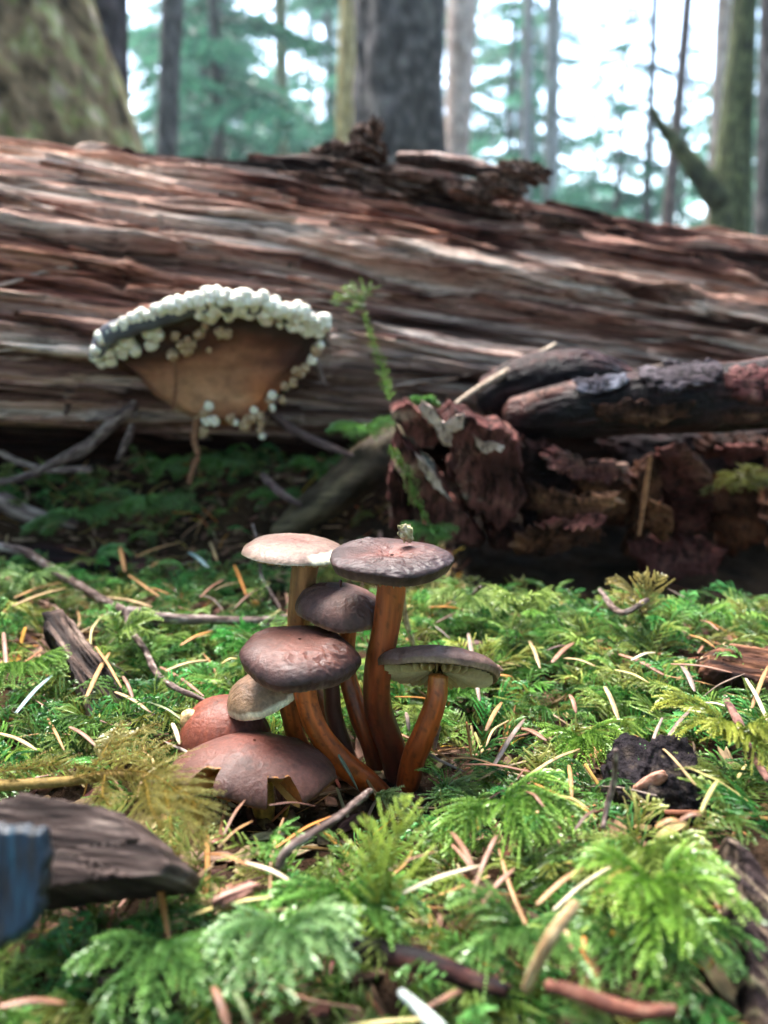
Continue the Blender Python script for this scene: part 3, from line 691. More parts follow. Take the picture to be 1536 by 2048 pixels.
# top dark flat one
bt, bc, bR = mushroom('tall mushroom with flat dark purplish cap and reddish puckered centre', 781, 1116, .201, 246, .13, PURP, [(787, 1128), (783, 1180), (772, 1260), (757, 1340), (758, 1420), (785, 1500), (800, 1575)], [66, 64, 62, 62, 64, 66, 58], 2,
         e1=.60, e2=.9, dep=.0016, wav=.016, wr=1.6, tilt=(.0, .03, 0), amax=1.85, stemY=[.201, .201, .201, .201, .202, .203, .203],
         stem_cols=[(0, (.36, .10, .02)), (.3, (.28, .058, .012)), (.6, (.14, .026, .009)), (1, (.06, .016, .010))])
# middle domed
ct, cc_, cR = mushroom('middle mushroom with domed mauve brown cap below the dark flat one', 680, 1224, .210, 184, .58, [(0, (.07, .034, .030)), (.3, (.12, .058, .046)), (.7, (.10, .048, .038)), (.93, (.09, .045, .034)), (1, (.24, .14, .08))],
         [(700, 1235), (694, 1290), (695, 1350), (720, 1430), (742, 1490), (756, 1560)], [40, 42, 44, 48, 44, 40], 3, tilt=(-.05, .14, 0), e1=.85, wav=.03, wr=2.6, stemY=[.211, .211, .211, .208, .207, .207])
for x, y in ((681, 1166), (706, 1154)):
    p = P(x, y, .199); V, F, u, a = tube([p-np.array([0, -.001, .0014]), p+np.array([0, 0, .0006])], [.0003, .0005], 6, 8, ref=(0, 1, 0))
    link('dark_pin', mesh_of('dark_pin', V-np.array(ct.location), F, M['stem'], np.array([.04, .012, .012])), ct)
# big front cap
mushroom('front mushroom with broad wrinkled mauve cap on long curved orange stem', 597, 1314, .194, 240, .33, BRN, [(608, 1345), (613, 1400), (635, 1460), (680, 1520), (735, 1565), (775, 1600)], [52, 50, 54, 58, 56, 46], 4, e1=.72, tilt=(.02, .09, 0), wav=.03, wr=2.4, capk=.66,
         amax=1.85, stemY=[.194, .193, .192, .192, .193, .194], stem_cols=[(0, (.44, .11, .02)), (.4, (.46, .090, .010)), (.75, (.38, .066, .008)), (1, (.18, .036, .01))])
# right, gills showing
et, ec, eR = mushroom('right mushroom with tilted cap showing cream gills underneath', 876, 1340, .199, 252, .30, [(0, (.10, .05, .04)), (.6, (.11, .058, .046)), (.93, (.15, .085, .065)), (1, (.26, .17, .10))],
         [(876, 1352), (872, 1400), (852, 1460), (828, 1515), (815, 1568), (812, 1600)], [46, 50, 54, 58, 56, 50], 5, tilt=(-.62, .10, 0), e1=.78, wav=.02, wr=.7, under=.30, amax=1.72, stemY=[.2005, .1985, .1975, .1975, .198, .198],
         gcol=(.44, .35, .16), stem_cols=[(0, (.50, .19, .035)), (.15, (.46, .10, .014)), (.6, (.36, .060, .009)), (1, (.16, .032, .01))])
p0 = P(960, 1342, .196)
V, F, col = slab([(950, 1328), (975, 1325), (1000, 1332), (1008, 1342), (985, 1350), (955, 1346)], ymap(.196, -.00002, 0, 960, 1340), (0, -1, 0), .0012, lambda x, y: .0008*n3(x*.05, y*.1, 0, 3), n=50, rings=10, jit=2, colf=lambda x, y: pal(fbm(x*.06, y*.06, 0, 3, 3), [(0, (.06, .03, .03)), (1, (.26, .14, .10))]))
link('curled_cap_edge', mesh_of('curled_cap_edge', V-np.array(et.location), F, M['cap'], col), et)
# small one with white margin
mushroom('small tan mushroom with wide white margin beneath the broad front cap', 528, 1390, .198, 156, .55, [(0, (.15, .08, .05)), (.45, (.20, .12, .07)), (.55, (.22, .13, .07)), (.76, (.26, .17, .10)), (.83, (.70, .62, .42)), (1, (.82, .76, .56))],
         [(575, 1395), (582, 1430), (595, 1480), (625, 1530)], [44, 44, 42, 36], 6, tilt=(.10, -.30, 0), capk=1.0, e1=.85, wav=.02, wr=.8, stemY=[.2, .2, .201, .203])
# reddish one
gt, gc_, gR = mushroom('smooth reddish brown mushroom cap with yellow lobe on its left, behind the notched cap', 450, 1486, .199, 186, 1.0, [(0, (.19, .050, .026)), (.5, (.17, .042, .022)), (.85, (.14, .034, .018)), (1, (.30, .12, .05))],
         [(445, 1480), (440, 1530), (440, 1580)], [70, 60, 50], 7, tilt=(.0, -.12, 0), e1=.9, wav=.02, wr=.2)
V, F, col = chunk(P(384, 1448, .197), (.0030, 0, .0004), (0, .0024, 0), (-.0008, 0, .0040), 77, .15, nv=40, colors=[(0, (.36, .20, .08)), (1, (.60, .42, .20))])
link('yellow_lobe', mesh_of('yellow_lobe', V-np.array(gt.location), F, M['cap'], col), gt)
# notched low one in front
def notch(ph):
    a = (ph+math.pi) % (2*math.pi)-math.pi
    def g(c, w, d): return d*sst(w, w*.70, np.abs(a-c)+.06*(n3(a*9, 0, 0, 2)-.5))
    return 1-g(-2.14, .19, .56)-g(-1.08, .21, .56)-.03*np.sin(a*3)
mushroom('low front mushroom with wide mauve cap torn by two notches', 508, 1520, .182, 330, .25, [(0, (.17, .050, .034)), (.3, (.15, .056, .040)), (.7, (.13, .052, .038)), (.9, (.12, .055, .04)), (1, (.34, .15, .05))],
         [(524, 1560), (526, 1600), (528, 1640)], [60, 54, 46], 8, tilt=(-.13, .05, 0), capk=.62, ucol=(.30, .11, .025), e1=.78, e2=1.0, wav=.05, wr=1.3, amax=1.66, mfun=notch, sy=.80, stem_cols=[(0, (.45, .25, .05)), (1, (.35, .20, .03))], gcol=(.42, .24, .07), under=.4, drop=.0035)
# slender dark stem between the others
tm = thing('mushroom', 'thin dark capless mushroom stem between the curved orange stem and tall stem', 'mushroom', G(700, 1560), mush_group)
V, F, u, a = tube([P(662, 1365, .208), P(668, 1430, .208), P(690, 1500, .207), P(712, 1560, .206)], [.0024, .0026, .0026, .0024], 40, 16, ref=(0, 1, 0))
link('stem', mesh_of('stem', V-np.array(tm.location), F, M['stem'], pal(u, [(0, (.09, .035, .025)), (1, (.05, .02, .014))])), tm)

# ------------------------------------------------------------------ moss fronds (feather moss)
def leaf_cloud(B, D, Nn, ln, wd):
    """kite leaflets: base B, direction D, face normal Nn"""
    S = unit(np.cross(D, Nn)); 
    v0 = B; v1 = B+D*ln*.45+S*wd*.5+Nn*wd*.18; v2 = B+D*ln+Nn*ln*.12; v3 = B+D*ln*.45-S*wd*.5+Nn*wd*.18
    V = np.stack([v0, v1, v2, v3], 1).reshape(-1, 3)
    F = np.arange(len(B)*4).reshape(-1, 4)
    return V, F
def frond(path, up, bl, nb, step, ll, lw, r, c0, c1, droop=.25, ang=.95, stemleaf=True, jit=.18, taper=.75, thick=.25, nq=3, sp=.62):
    p = resample(path, 60); T = unit(np.gradient(p, axis=0))
    L = np.linalg.norm(np.diff(p, axis=0), axis=1).sum()
    upv = np.broadcast_to(np.asarray(up, float), T.shape)
    S = unit(np.cross(T, upv)); U = np.cross(S, T)
    Bs, Ds, Ns, Ls, Cs = [], [], [], [], []
    tubes = []
    V, F, u, a = tube(p, [ll*.45*thick*2, ll*.3*thick*2, ll*.12*thick*2], 20, 4, ref=up)
    tubes.append((V, F, np.broadcast_to(np.array(c0)*np.array([1.25, 1.0, .8]), (len(V), 3))))
    for k in range(nb):
        t = (k+.6)/nb
        for sd_ in (-1, 1):
            tt = min(.985, max(.03, t+(.25/nb)*sd_+r.normal()*.15/nb)); i = int(tt*59)
            l = bl*(math.sin(math.pi*min(1, (tt**taper)*.93+.08))**.75)*(1+r.normal()*jit)
            if l < ll: continue
            an = ang*(1-.35*tt)+r.normal()*.09
            m = max(3, int(l/step)); s = (np.arange(m)+.5)/m
            d0 = T[i]*math.cos(an)+S[i]*sd_*math.sin(an)+U[i]*r.normal()*.12
            # branch curves forward and droops
            pts = p[i]+(d0[None]*s[:, None]+T[i][None]*(.22*s**2)[:, None]-U[i][None]*(droop*s**2)[:, None])*l
            bd = unit(d0[None]+T[i][None]*(.44*s)[:, None]-U[i][None]*(2*droop*s)[:, None])
            bn_ = unit(U[i][None]+bd*0); bs = unit(np.cross(bd, bn_)); bn_ = np.cross(bs, bd)
            for q in range(nq):
                phi = (q*6.283/nq+r.uniform(-.5, .5, m))
                side = bs*np.cos(phi)[:, None]+bn_*np.sin(phi)[:, None]
                dd = unit(bd*.75+side*sp)
                Bs.append(pts); Ds.append(dd); Ns.append(unit(np.cross(dd, np.cross(side, bd))+1e-9)); Ls.append(ll*(1-.5*s)*(r.uniform(.75, 1.25, m)))
                Cs.append(lerp(np.array(c0), np.array(c1), (np.clip(s*.8+tt*.35+r.normal()*.08, 0, 1)**1.2)[:, None]))
    if stemleaf:
        m = int(L/step*.8); s = r.uniform(0, 1, m); ii = (s*59).astype(int); phi = r.uniform(0, 6.28, m)
        side = S[ii]*np.cos(phi)[:, None]+U[ii]*np.sin(phi)[:, None]; dd = unit(T[ii]*.7+side*.7)
        Bs.append(p[ii]); Ds.append(dd); Ns.append(unit(np.cross(dd, np.cross(side, T[ii]))+1e-9)); Ls.append(ll*1.1*np.ones(m)); Cs.append(np.broadcast_to(np.array(c0), (m, 3)))
    B, D, Nn, LL, C = map(np.concatenate, (Bs, Ds, Ns, Ls, Cs))
    V, F = leaf_cloud(B, D, Nn, LL[:, None], (lw*LL/ll)[:, None])
    C = np.repeat(C, 4, 0)
    Vt, Ft, Ct = tubes[0]
    return np.vstack([V, Vt]), np.vstack([F, Ft+len(V)]), np.vstack([C, Ct])
RM = np.random.default_rng(11)
lib = bpy.data.collections.new('moss_library')
GREENS = [((.05, .115, .010), (.40, .66, .14)), ((.07, .125, .012), (.52, .71, .19)), ((.035, .105, .014), (.29, .60, .17)), ((.10, .13, .012), (.58, .67, .20)), ((.03, .09, .012), (.18, .44, .09)),
          ((.06, .125, .012), (.43, .68, .18)), ((.045, .11, .014), (.31, .60, .17)), ((.14, .14, .02), (.58, .54, .20))]
fronds = []
for k in range(8):
    L = .030*RM.uniform(.85, 1.15); arch = RM.uniform(.2, .5); bend = RM.uniform(-.2, .2)
    us = np.linspace(0, 1, 7)
    pth = np.stack([L*us*(1-.1*us), L*bend*us**2, L*arch*np.sin(us*2.5)*1.0], -1)
    V, F, C = frond(pth, (0, 0, 1), .0082*RM.uniform(.85, 1.2), 9, .00042, .00112, .00062, RM, *GREENS[k], droop=RM.uniform(.15, .5), nq=4, sp=.5, jit=.25, ang=.85)
    me = mesh_of('moss_frond', V, F, M['moss'], C, smooth=False)
    fronds.append(me)
    o = bpy.data.objects.new('frond_%d' % k, me); lib.objects.link(o)

def excl(lst):
    out = []
    for px, py, r in lst:
        p = G(px, py); out.append((p[0], p[1], msize(r, p)))
    return out
EX = excl([(1310, 1600, 120), (1300, 1680, 60), (440, 1740, 60), (500, 1700, 80), (600, 1730, 60), (640, 1780, 30), (600, 1700, 30), (650, 1670, 30), (700, 1640, 30), (520, 1690, 50), (440, 1690, 40), (600, 1690, 45), (520, 1740, 40), (680, 1640, 40), (830, 1600, 50), (760, 1620, 50), (470, 1660, 105), (400, 1590, 45), (570, 1660, 95), (350, 1540, 45), (640, 1600, 50), (790, 1560, 70), (720, 1560, 80), (640, 1560, 75), (530, 1620, 75), (450, 1600, 60), (600, 1640, 55), (1310, 1560, 85), (1260, 1600, 50), (1350, 1600, 55), (150, 1300, 60), (200, 1380, 60), (240, 1440, 50), (100, 1660, 110), (200, 1690, 110), (300, 1700, 60),
           (440, 1120, 70), (380, 1150, 60), (500, 1140, 60), (1400, 1345, 70), (1500, 1345, 60), (1485, 1760, 60), (1500, 1900, 80), (1490, 1680, 40), (420, 1240, 60), (330, 1225, 50), (60, 1110, 80), (180, 1110, 70), (930, 1760, 60), (480, 1790, 50), (680, 1290, 80)])
def gn_scatter(name, pts, rot, scl, idx, coll, mat, label, cat):
    me = bpy.data.meshes.new(name); me.vertices.add(len(pts)); me.vertices.foreach_set('co', np.asarray(pts, np.float32).ravel())
    a = me.attributes.new('rot', 'FLOAT_VECTOR', 'POINT'); a.data.foreach_set('vector', np.asarray(rot, np.float32).ravel())
    a = me.attributes.new('scl', 'FLOAT', 'POINT'); a.data.foreach_set('value', np.asarray(scl, np.float32))
    a = me.attributes.new('idx', 'INT', 'POINT'); a.data.foreach_set('value', np.asarray(idx, np.int32))
    o = link(name, me); o['kind'] = 'stuff'; o['label'] = label; o['category'] = cat
    g = bpy.data.node_groups.new(name, 'GeometryNodeTree')
    g.interface.new_socket('Geometry', in_out='INPUT', socket_type='NodeSocketGeometry'); g.interface.new_socket('Geometry', in_out='OUTPUT', socket_type='NodeSocketGeometry')
    N = g.nodes; gi = N.new('NodeGroupInput'); go = N.new('NodeGroupOutput'); ip = N.new('GeometryNodeInstanceOnPoints'); ci = N.new('GeometryNodeCollectionInfo')
    ci.inputs['Collection'].default_value = coll; ci.inputs['Separate Children'].default_value = True; ci.inputs['Reset Children'].default_value = True
    def na(n, t):
        q = N.new('GeometryNodeInputNamedAttribute'); q.data_type = t; q.inputs['Name'].default_value = n; return q.outputs['Attribute']
    L = g.links.new
    L(gi.outputs[0], ip.inputs['Points']); L(ci.outputs[0], ip.inputs['Instance']); ip.inputs['Pick Instance'].default_value = True
    L(na('idx', 'INT'), ip.inputs['Instance Index'])
    e = N.new('FunctionNodeEulerToRotation'); L(na('rot', 'FLOAT_VECTOR'), e.inputs[0]); L(e.outputs[0], ip.inputs['Rotation'])
    L(na('scl', 'FLOAT'), ip.inputs['Scale']); L(ip.outputs[0], go.inputs[0])
    md = o.modifiers.new('scatter', 'NODES'); md.node_group = g
    return o
N1 = 15000
x = RM.uniform(-.44, .56, N1*2); y = RM.uniform(.035, .54, N1*2)
keep = (np.abs(x) < .17+.75*y)
bare = fbm(x*22, y*22, 0, 120, 3)
keep &= ~((bare > .57) & (RM.random(len(x)) < .8))
keep &= ~((y > .30) & (RM.random(len(x)) < sst(.29, .40, y)*.85) & (x < .05) & (x > -.07))
keep &= ~((y > .332+.012*np.sin(x*40)) & (x > .035))
keep &= ~((y > .385) & (RM.random(len(x)) < np.where(fbm(x*25, y*25, 0, 140, 2) > .5, .92, .55)))
keep &= np.hypot(x, y*1.0) > .055
for ex, ey, er in EX: keep &= ((x-ex)**2+((y-ey)*.75)**2) > er**2
x, y = x[keep], y[keep]; n = len(x)
z = terr(x, y)
low_layer = RM.random(n) < .30
rot = np.stack([RM.normal(0, .25, n), -RM.uniform(-.25, .45, n)*np.where(RM.random(n) < .15, 2.0, 1.0), RM.uniform(0, 2*math.pi, n)], -1)
scl = np.where(low_layer, RM.uniform(.3, .5, n), RM.uniform(.42, .80, n))*(.85+.15*sst(.12, .2, y))
patch = n3(x*16, y*16, 0, 130); idx = np.clip((patch*8+RM.normal(0, 1.3, n)), 0, 7).astype(int)
z = z+np.where(low_layer, .001, .003)
gn_scatter('moss_carpet', np.stack([x, y, z], -1), rot, scl, idx, lib, M['moss'], 'green feather moss carpeting the forest floor round the mushrooms', 'moss')
print('moss instances', n)

# litter chips
lib2 = bpy.data.collections.new('litter_library')
for k in range(8):
    V, F, C = chunk((0, 0, 0), (.0028+.0004*k, 0, 0), (0, .0012+.0003*(k % 3), 0), (0, 0, .0004), 300+k, .5, nv=14, colors=[(0, (.05, .025, .018)), (.5, [(.16, .07, .04), (.22, .12, .07), (.10, .05, .035), (.26, .17, .11)][k % 4]), (1, (.30, .18, .12))])
    lib2.objects.link(bpy.data.objects.new('chip_%d' % k, mesh_of('chip', V, F, M['litter'], C)))
for k in range(6):
    V, F, u_, a_ = tube([(-.008, 0, 0), (0, .0006*(k-3), .0004), (.008, 0, 0)], [.0003, .0005, .0005, .0004], 8, 6, flat=.4)
    lib2.objects.link(bpy.data.objects.new('chip_9%d' % k, mesh_of('buried_needle', V, F, M['litter'], np.array([(.40, .19, .07), (.30, .15, .07), (.45, .30, .16), (.22, .09, .045), (.42, .17, .04), (.34, .22, .15)][k]))))
N2 = 13000
x = RM.uniform(-.44, .56, N2); y = RM.uniform(.05, .52, N2); k_ = np.abs(x) < .17+.75*y; x, y = x[k_], y[k_]; n = len(x)
gn_scatter('litter', np.stack([x, y, terr(x, y)+.0012], -1), np.stack([RM.normal(0, .4, n), RM.normal(0, .4, n), RM.uniform(0, 6.28, n)], -1), RM.uniform(.4, 1.5, n), RM.integers(0, 14, n), lib2, M['litter'],
           'reddish brown crumbs of bark and leaf litter between the moss', 'litter')
# ------------------------------------------------------------------ wood pieces and twigs on the forest floor
def GH(px, py, h): return G(px, py, h)
def ground_map(pts_h, tiltz=0.0, x0=0, y0=0):
    """plane through the ground point under the outline's centre, raised by h"""
    c = G(x0, y0, pts_h)
    def f(px, py):
        d = ray(np.asarray(px, float), np.asarray(py, float))
        # plane: (X-c).n = 0 with a normal leaning to the viewer
        nn = np.array([0, -math.sin(tiltz), math.cos(tiltz)])
        t = ((c-np.array([0, 0, HC])) @ nn)/(d @ nn)
        return np.array([0, 0, HC])+d*t[..., None]
    return f, np.array([0, -math.sin(tiltz), math.cos(tiltz)])
OLD = [(0, (.006, .004, .004)), (.35, (.020, .013, .011)), (.6, (.06, .038, .030)), (.85, (.14, .09, .07)), (1, (.24, .17, .13))]
def wood_piece(name, outline, h, tilt, thick, label, seed, colors=OLD, gdir=(1, 0), amp=.0012, mat='oldwood', cat='wood', n=120, rings=30):
    o = np.array(outline, float); c0 = o.mean(0)
    f, nn = ground_map(h, tilt, *c0)
    gx_, gy_ = unit(np.array(gdir, float)); 
    def along(x, y): return x*gx_+y*gy_, -x*gy_+y*gx_
    def bmp(x, y):
        a, b = along(x, y); q = fbm(a*.006, b*.06, seed, seed, 4)*5
        return amp*((np.floor(q)+sst(.7, 1, q-np.floor(q))-2.5)*.5+1.2*(fbm(a*.02, b*.2, seed, 3, 3)-.5))
    def cf(x, y):
        a, b = along(x, y); return pal(fbm(a*.010, b*.11, seed, seed+3, 4)*1.8-.45+.3*(n3(a*.01, b*.02, seed, 8)-.5), colors)
    V, F, col = slab(outline, f, nn, thick, bmp, n=n, rings=rings, jit=4, seed=seed, colf=cf)
    ob = link(name, mesh_of(name, V, F, M[mat], col)); return tag(ob, label, cat)
wood_piece('wood_piece', [(82, 1215), (120, 1205), (165, 1260), (205, 1310), (240, 1370), (280, 1420), (270, 1445), (235, 1450), (215, 1475), (185, 1450), (150, 1370), (118, 1300), (85, 1250)], .016, .35, .010,
           'split brown stick with dark crumbling core lying in the moss at left', 90, gdir=(.6, .8), amp=.0018)
wood_piece('driftwood_piece', [(-60, 1600), (30, 1572), (120, 1588), (220, 1608), (285, 1650), (330, 1690), (368, 1730), (350, 1762), (280, 1762), (180, 1772), (60, 1790), (-60, 1800)], .030, .75, .022,
           'grey-brown weathered wood lump behind the blue scrap in the left foreground', 91, gdir=(1, .12), amp=.0002, colors=[(0, (.014, .009, .008)), (.4, (.04, .026, .022)), (.7, (.075, .052, .045)), (1, (.16, .12, .10))])
wood_piece('blue_scrap', [(-70, 1655), (0, 1650), (45, 1652), (92, 1662), (96, 1720), (90, 1780), (70, 1850), (30, 1880), (-10, 1905), (-70, 1920)], .040, 1.1, .003,
           'blurred bright blue scrap at the lower left corner', 92, colors=[(0, (.010, .008, .008)), (.3, (.003, .009, .018)), (.6, (.003, .016, .034)), (1, (.010, .045, .07))], gdir=(0, 1), amp=.0003, mat='scrap', cat='scrap')
wood_piece('wood_piece', [(10, 1095), (70, 1082), (150, 1090), (240, 1100), (330, 1118), (330, 1140), (260, 1150), (190, 1135), (120, 1140), (50, 1130), (5, 1118)], .010, .3, .014,
           'dark purplish flat wood lying in the shade at the left under the log', 93, colors=WETC, gdir=(1, .1))
wood_piece('bark_scrap', [(1400, 1308), (1450, 1280), (1540, 1290), (1600, 1300), (1600, 1380), (1520, 1370), (1450, 1350), (1405, 1335)], .014, .4, .008, 'orange-brown scrap of bark in the litter at the right edge', 94, colors=ORB, gdir=(1, .2), cat='bark')
wood_piece('bark_strip', [(1462, 1660), (1490, 1668), (1540, 1740), (1610, 1820), (1640, 2100), (1530, 2100), (1500, 1950), (1482, 1830), (1466, 1730)], .014, .5, .012, 'gritty lichen-flecked strip of bark standing at the right edge', 95,
           colors=[(0, (.012, .008, .010)), (.45, (.04, .026, .024)), (.68, (.12, .085, .06)), (1, (.34, .30, .18))], gdir=(.7, .7), amp=.0014, mat='bark', cat='bark')
wood_piece('bark_chip', [(422, 1800), (455, 1775), (500, 1757), (520, 1765), (505, 1785), (470, 1800), (440, 1812)], .018, .5, .003, 'reddish brown wood chip with pale edge in front of the pale curved needle', 96, colors=[(0, (.12, .05, .04)), (.6, (.30, .15, .11)), (1, (.55, .42, .34))], gdir=(1, -.4), amp=.0006, cat='chip', n=60, rings=14)
# black crumbly hump with bud scale
hc = G(1315, 1590, .007)
hm = thing('black_humus_mound', 'black crumbly mound in a hollow of the moss at right', 'mound', hc)
V, F, col = chunk(hc, (msize(96, hc), 0, 0), (0, .012, 0), (0, .002, msize(96, hc)), 401, .30, (1, 1, 1), nv=120, colors=[(0, (.006, .005, .006)), (.6, (.02, .016, .018)), (.85, (.06, .045, .035)), (1, (.12, .10, .05))])
dn = (fbm(V[:, 0]*900, V[:, 1]*900, V[:, 2]*900, 5, 3)-.5)[:, None]*.0022
V = V+unit(V-hc)*dn
link('crumbly_crust', mesh_of('crumbly_crust', V-hc, F, M['soil'], col), hm)
def lump_thing(name, label, cat, px, py, h, ax, az, seed, colors, rot=0, amp=.15, mat='cap', ay=.001, nv=48, dy=0):
    c = G(px, py, h)+np.array([0, dy, 0]); a = np.array([math.cos(rot), 0, math.sin(rot)])*msize(ax, c); b = np.array([-math.sin(rot), 0, math.cos(rot)])*msize(az, c)
    V, F, col = chunk((0, 0, 0), a, (0, ay, 0), b, seed, amp, nv=nv, colors=colors)
    o = link(name, mesh_of(name, V, F, M[mat], col), None, tuple(c)); return tag(o, label, cat)
lump_thing('bud_scale', 'shiny reddish tan bud scale lying on the black mound', 'bud scale', 1278, 1528, .016, 38, 15, 402, [(0, (.16, .05, .03)), (.5, (.36, .17, .11)), (1, (.46, .26, .20))], .62, .1, dy=-.008)
lump_thing('seed_ball', 'small round dark brown seed ball behind the tilted mushroom cap', 'seed', 946, 1302, .008, 24, 22, 403, [(0, (.04, .018, .015)), (1, (.14, .07, .055))], 0, .2, ay=.003)
p = P(812, 1066, .206); V, F, col = chunk((0, 0, 0), (msize(12, p), 0, msize(8, p)), (0, .0015, 0), (-msize(7, p), 0, msize(16, p)), 404, .6, nv=44, colors=[(0, (.12, .10, .04)), (.5, (.34, .32, .16)), (1, (.55, .42, .38))])
tag(link('lichen_bit', mesh_of('lichen_bit', V, F, M['bark'], col), None, tuple(p)), 'tiny pale yellow and pink lichen crumb perched behind the dark flat cap', 'lichen')
lump_thing('moss_cushion', 'small rounded green cushion of moss between the two right stems', 'moss', 818, 1390, .002, 34, 22, 405, [(0, (.05, .09, .02)), (1, (.20, .30, .08))], 0, .3, 'moss', .006)
lump_thing('tiny_fungus', 'small orange spot of fungus among the litter behind the cluster', 'fungus', 512, 1208, .006, 9, 8, 406, [(0, (.4, .16, .03)), (1, (.6, .30, .06))], 0, .1, ay=.001)

TW = [(0, (.03, .018, .015)), (.4, (.10, .065, .055)), (.75, (.22, .16, .14)), (1, (.42, .36, .31))]
def twig(pts, wpx, label, seed, hs=.016, colors=TW, knob=.5, name='twig', cat='twig'):
    hs = np.broadcast_to(hs, len(pts)); q = [G(x, y, h) for (x, y), h in zip(pts, hs)]
    ww = np.broadcast_to(wpx, len(pts)); r = [msize(a/2, b) for a, b in zip(ww, q)]
    L = sum(np.linalg.norm(q[i+1]-q[i]) for i in range(len(q)-1)); z = L/np.mean(r)
    V, F, u, a = tube(q, r, int(max(30, L/.0007)), 12, ref=(0, 0, 1), bump=lambda u, a: 1+knob*(fbm(u*z*.35, np.cos(a)*1.5, np.sin(a)*1.5, seed, 3)-.4)*1.3)
    col = pal(fbm(u*z*.3, np.cos(a)*2, np.sin(a)*2, seed+2, 3)*1.7-.4, colors)
    o = link(name, mesh_of(name, V, F, M['twig'], col)); return tag(o, label, cat)
twig([(0, 1092), (60, 1110), (120, 1148), (190, 1190), (250, 1222)], [20, 17, 15, 14, 16], 'pale knobbly twig running in from the left edge below the log', 1)
twig([(252, 1224), (262, 1260), (290, 1300), (312, 1345), (350, 1375), (395, 1395), (425, 1412)], [12, 12, 12, 13, 12, 11, 9], 'thin scaly twig bending down towards the small white edged mushroom', 2)
twig([(255, 1222), (330, 1236), (430, 1240), (520, 1240), (590, 1232)], [20, 22, 16, 14, 10], 'knobbly grey twig lying level behind the cluster', 3)
twig([(265, 1245), (330, 1250), (440, 1255), (540, 1252)], [16, 22, 22, 16], 'blackened mossy twig just under the level grey twig', 4, hs=.008, colors=[(0, (.008, .006, .008)), (1, (.07, .05, .05))])
twig([(556, 1735), (575, 1700), (620, 1670), (675, 1635), (712, 1605), (740, 1582)], [18, 15, 13, 15, 16, 12], 'brown knobbly twig slanting up to the base of the cluster', 5, hs=[.020, .024, .026, .026, .024, .020])
twig([(505, 1050), (520, 1100), (522, 1150), (545, 1190), (560, 1215)], [6, 6, 6, 5, 5], 'hair thin upright twig left of the tallest pale mushroom', 6, hs=[.035, .024, .012, .008, .008])
twig([(806, 1150), (806, 1200), (812, 1240), (826, 1290)], [11, 12, 12, 10], 'slim tan stalk standing right behind the tall dark stem', 7, hs=[.045, .032, .022, .012], colors=[(0, (.16, .09, .05)), (1, (.50, .38, .26))], knob=.15)
twig([(1232, 1500), (1228, 1560), (1215, 1610), (1206, 1655)], [9, 11, 12, 9], 'thin purplish twig standing left of the black mound', 8, hs=[.03, .022, .016, .012])
twig([(640, 1880), (760, 1905), (850, 1925), (930, 1955), (1010, 1980)], [34, 44, 46, 40, 30], 'glossy black wet branch half buried in the foreground moss', 9, hs=.014, colors=WETC, knob=.3, name='wet_branch', cat='branch')
twig([(1095, 1972), (1150, 1985), (1210, 2008), (1270, 2022), (1350, 2022)], [26, 30, 34, 30, 24], 'reddish brown stick with dark broken end at the bottom', 10, hs=.022, colors=[(0, (.03, .010, .008)), (.5, (.12, .04, .026)), (1, (.24, .12, .08))], knob=.2, name='stick', cat='stick')
twig([(1052, 1978), (1075, 1925), (1105, 1870), (1150, 1808)], [20, 25, 28, 22], 'pale tan broken stick leaning in the right foreground moss', 11, hs=[.016, .022, .028, .032], colors=[(0, (.22, .12, .06)), (.5, (.34, .22, .11)), (1, (.50, .38, .22))], knob=.15, name='stick', cat='stick')
twig([(802, 1985), (835, 2015), (880, 2060)], [14, 22, 28], 'blurred white peg-like splinter at the bottom edge', 12, hs=[.036, .036, .036], colors=[(0, (.42, .46, .40)), (1, (.72, .78, .74))], knob=.1, name='splinter', cat='splinter')
twig([(1450, 1395), (1480, 1450), (1500, 1500), (1536, 1560)], [12, 16, 14, 12], 'dark reddish twig sloping at the right edge', 13, colors=[(0, (.05, .02, .02)), (1, (.25, .13, .10))])
twig([(960, 1175), (945, 1195), (940, 1222)], [8, 9, 8], 'short grey upright twig tip behind the right cap', 14, hs=[.02, .012, .006], colors=TW)
twig([(1295, 560+640), (1240, 1225), (1200, 1180)], [10, 14, 8], 'brown twig in the dark hollow beyond the moss', 15, hs=.02)

# ------------------------------------------------------------------ needles
TAN = (.44, .23, .09); PALEC = (.46, .31, .15); ORG = (.50, .20, .045); BRN_ = (.26, .13, .08); GREY = (.28, .20, .16); YEL = (.50, .40, .14); GRN = (.22, .26, .10); BLU = (.30, .42, .40); PNK = (.30, .14, .085); WHT = (.56, .46, .30); DRK = (.13, .06, .045)
NG = 'dry conifer needles fallen on the moss'
def needle_mesh(q, r, col, seed, flat=.38):
    V, F, u, a = tube(q, [r*.6, r*.85, r*.85, r*.85, r*.8, r*.4], 14, 8, flat=flat, dome=.8, bump=lambda u, a: 1-.18*np.exp(-((a-1.5708)/.35)**2))
    c = np.array(col)*(.55+.45*n3(u*6, np.cos(a)*2, seed, 3))[:, None]
    tip = sst(.86, 1, u)[:, None]; c = lerp(c, c*np.array([.55, .42, .35]), tip*.7)
    st = sst(.68, .75, n3(u*14, np.cos(a)*3, seed, 9))[:, None]; c = lerp(c, c*.45, st*.6)
    return V, F, np.clip(c, 0, .8)
